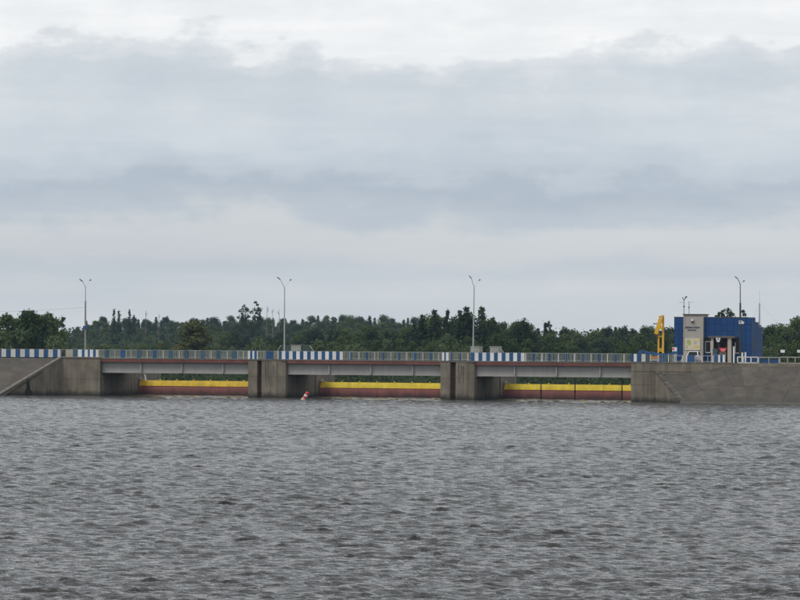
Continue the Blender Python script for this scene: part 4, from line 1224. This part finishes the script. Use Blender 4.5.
# landmark trees with names of their own
tree('birch', 8, 313.5, 125, 'birch with the leftmost crown above the left parapet', None, 1.15, 0)
tree('birch', 29, 309.8, 120, 'tallest full birch behind the left parapet', None, 1.3, 1)
tree('birch', 47, 312.5, 122, 'birch with hanging branches at the right end of the left clump', None, 1.05, 0)
tree('birch', -16, 316, 130, 'birch at the left edge, mostly outside the frame', None, 1.2, 1)
tree('birch', 18, 317, 128, 'birch between the leftmost and the tallest birch', None, 1.3, 0)
tree('birch', 38, 314.5, 126, 'birch between the tallest birch and the hanging birch', None, 1.25, 1)
tree('birch', 54, 318, 128, 'lower birch leaning out at the right end of the clump', None, 1.0, 1)
tree('pine', 61, 317, 330, 'slim dark tree just right of the left birch clump', None, .9, 2)
tree('willow', 0, 333, 95, 'bushy tree low at the left edge behind the parapet', None, 1.0, 0)
tree('willow', 19, 330, 90, 'dark bushy tree below the leftmost birches', None, 1.0, 1)
tree('darkbroad', 36, 334, 92, 'low dark tree below the tallest birch', None, .9, 0)
tree('willow', 55, 337, 100, 'low bushy tree at the foot of the hanging birch', None, .8, 2)
tree('olive', 194.5, 320.5, 210, 'round olive green tree standing alone before the hazy wood', None, 1.25, 0)
tree('willow', 160, 341.5, 200, 'small pale bush left of the round olive tree', None, .55, 1)
tree('willow', 140, 346, 200, 'tiny pale bush above the leftmost span railing', None, .5, 0)
tree('tall', 247.0, 301.5, 640, 'tall dark tree of the pair above the wood, shorter left one', None, .9, 0)
tree('tall', 256.0, 298.5, 640, 'tall dark tree of the pair above the wood, taller right one', None, .8, 1)
tree('tall', 240.0, 308, 640, 'lower dark tree left of the tall pair', None, .8, 1)
for px, py, lb in ((114, 309, 'leftmost slim tree of the group rising over the hazy wood'), (119, 309.5, 'second slim tree of the group over the hazy wood'),
                   (129.5, 309.5, 'slim tree with the tallest top right of the gap in the group'), (134, 315, 'short slim tree at the right of the group')):
    tree('slim', px, py, 760, lb, None, .9, 0 if px != 119 else 1)
for px, py, lb in ((146, 310, 'bare grey tree standing out over the hazy wood, left one'), (159, 313, 'bare grey tree standing out over the hazy wood, right one'),
                   (267, 305.5, 'bare tree nearest the tall dark pair'), (272.5, 308, 'second bare tree right of the tall dark pair'), (279, 309.5, 'bare tree nearest the pale lamp')):
    tree('dead', px, py, 700, lb, None, .9)
for px, py, wd, lb in ((434.5, 308.5, 1.0, 'pointed conifer above the middle span, first of three'), (447.5, 308, .8, 'slim pointed conifer above the second pier'),
                       (466.5, 305.5, 1.15, 'tall conifer just left of the second pier lamp'), (481.5, 305.5, 1.0, 'tall conifer just right of the second pier lamp'),
                       (460, 310, 1.0, 'conifer left of the tallest one beside the lamp'), (422, 314, 1.0, 'conifer at the left shoulder of the pointed group'),
                       (493.5, 316, .9, 'conifer at the right shoulder of the pointed group')):
    tree('conifer', px, py, 255, lb, None, wd * .95)
tree('darkbroad', 523.5, 320, 250, 'very dark tree standing right of the pointed conifers', None, 1.0, 0)
tree('tall', 728.0, 304.0, 300, 'leafy treetop showing over the blue roof left of the dark lamp', None, 1.3, 0)
tree('tall', 719.5, 308.5, 300, 'low treetop over the blue roof beside the sign tower', None, 1.1, 1)
tree('tall', 742.5, 306.5, 300, 'dark treetop over the blue roof right behind the dark lamp', None, .9, 1)
tree('pine', 545.5, 322.5, 420, 'slim ragged treetop in the dark wood over the rightmost span', None, .7, 2)
tree('pine', 549.5, 322.0, 420, 'second ragged treetop in the dark wood over the rightmost span', None, .7, 0)

# the wood: rows of trees from the hill down to the weir
SECT = [(85, 'left of the leftmost lamp'), (194, 'right of the leftmost lamp'), (250, 'left of the tall dark pair'),
        (284, 'left of the first pier lamp'), (342, 'over the middle span stripes'),
        (420, 'over the middle span bars'), (473, 'just left of the second pier lamp'), (525, 'over the rightmost span stripes'),
        (580, 'over the rightmost span bars'), (640, 'left of the yellow crane'), (700, 'behind the yellow crane'), (783, 'beside the blue building'), (9999, 'at the far right edge')]
KW = dict(broad='broadleaf tree', willow='pale bushy tree', darkbroad='dark broadleaf tree', conifer='conifer')
def row(px0, px1, step, v0, v1, dy, kinds, tier, group, jy=3.0, wide=1.0):
    px = px0
    while px < px1:
        q = px + random.uniform(-.4, .4) * step
        k = random.choice(kinds)
        lb = KW[k] + ' ' + tier + ' ' + next(t_ for e_, t_ in SECT if q < e_)
        tree(k, q, sky_y(q) + dy + random.uniform(-.15, 1) * jy, random.uniform(v0, v1), lb, group, wide * random.uniform(.85, 1.15))
        px += step
GH, GM, GD, GR = 'trees on the far hazy hill', 'trees in the wood above the middle span', 'trees in the dense wood on the right', 'trees at the right edge'
row(58, 420, 5.4, 980, 1060, -1, ['broad', 'darkbroad', 'broad', 'conifer'], 'on the hazy skyline', GH, 5.5, 1.0)
row(60, 400, 8.5, 860, 930, 5, ['broad', 'broad', 'darkbroad'], 'just under the hazy skyline', GH, 5)
row(60, 390, 11, 740, 800, 14, ['broad', 'broad', 'darkbroad'], 'halfway up the hazy hill', GH, 5)
row(64, 330, 14, 600, 660, 22, ['broad', 'willow'], 'at the foot of the hazy hill', GH, 5)
row(225, 420, 9.0, 460, 520, 13, ['broad', 'broad', 'darkbroad'], 'in front of the hazy hill', GM, 8)
row(330, 500, 9.0, 330, 390, 9, ['broad', 'darkbroad', 'conifer', 'broad'], 'in the upper green wood', GM, 9)
row(416, 497, 8, 262, 300, 1.5, ['darkbroad', 'conifer', 'broad'], 'behind the pointed conifers', GM, 5, .85)
row(245, 500, 11.0, 220, 270, 22, ['broad', 'willow', 'broad'], 'in the lower green wood', GM, 7, .8)
row(280, 640, 12.5, 140, 185, 30, ['willow', 'willow', 'broad'], 'low behind the railing', 'bushy trees behind the bridge', 8, .62)
row(490, 690, 7.0, 430, 500, 0, ['broad', 'darkbroad', 'broad', 'conifer'], 'on the right skyline', GD, 3.5)
row(490, 690, 8.5, 300, 360, 7, ['darkbroad', 'broad', 'darkbroad'], 'just under the right skyline', GD, 6)
row(500, 690, 10.0, 210, 260, 15, ['darkbroad', 'broad', 'broad'], 'in the front of the dense wood', GD, 7, .85)
row(758, 850, 9.0, 250, 300, 0, ['broad', 'darkbroad'], 'on the skyline', GR, 4)
row(758, 850, 9.0, 150, 190, 9, ['broad', 'darkbroad', 'broad'], 'halfway down the bank wood', GR, 7, .85)
row(758, 850, 10.0, 90, 120, 20, ['broad', 'willow'], 'low behind the bank railing', GR, 7, .65)
row(-70, 60, 9.5, 160, 210, 7, ['broad', 'darkbroad'], 'filling the birch clump', 'trees behind the left birches', 6)
row(62, 240, 13, 300, 360, 25, ['broad', 'willow'], 'low above the leftmost span', 'low trees above the leftmost span', 5, .7)

# undergrowth that closes the foot of the wood: nobody could count it
def undergrowth(name, label, px0, px1, v0, v1, n, hgt, m, seed, leaf):
    g = np.random.default_rng(seed)
    v = g.uniform(v0, v1, n); px = g.uniform(px0, px1, n)
    x = np.array([X(a, b, 350) for a, b in zip(px, v)])
    hh = hgt * (.55 + .45 * np.sin(x * .21 + np.sin(v * .1) * 2) * np.sin(v * .13 + 1.0)) * np.sqrt(g.uniform(.02, 1, n))
    p = np.stack([x, v, gz(x, v) + hh], -1)
    nr = unit(g.normal(size=(n, 3)) * .7 + np.array([0.1, -.5, .7]))
    V = leaf_arrays(p, nr, g.uniform(.6, 1.4, n) * leaf, g)
    o = bpy.data.objects.new(name, quads_mesh(name, V, m)); COL.objects.link(o)
    tag(o, label, 'undergrowth', kind='stuff')
undergrowth('undergrowth', 'leafy undergrowth along the foot of the wood behind the bridge', -80, 880, 70, 130, 60000, 5.6, 'leaf_conifer', 3, .55)
undergrowth('undergrowth', 'dark thicket filling the wood between the trees', -80, 880, 180, 560, 60000, 8.5, 'leaf_conifer', 4, .9)
undergrowth('undergrowth', 'distant thicket under the trees on the hill', -80, 880, 600, 1150, 60000, 11.0, 'leaf_conifer', 6, 1.3)

# ------------------------------------------------------------------ haze
hz = MB().box(-2000, 2000, -900, 2800, -6, 48)
me = hz.mesh('haze', 'ground'); me.materials.clear()
hm = bpy.data.materials.new('haze_air'); hm.use_nodes = True
hn, hl = hm.node_tree.nodes, hm.node_tree.links
hn.remove(hn['Principled BSDF'])
pv_ = hn.new('ShaderNodeVolumePrincipled')
pv_.inputs['Color'].default_value = (0.55, 0.78, 1.0, 1)
pv_.inputs['Density'].default_value = 0.00006
pv_.inputs['Anisotropy'].default_value = 0.0
hl.new(pv_.outputs[0], hn['Material Output'].inputs['Volume'])
me.materials.append(hm)
ho = bpy.data.objects.new('haze', me); COL.objects.link(ho); ho['kind'] = 'stuff'
print('trees', ntree, 'objects', len(bpy.data.objects))
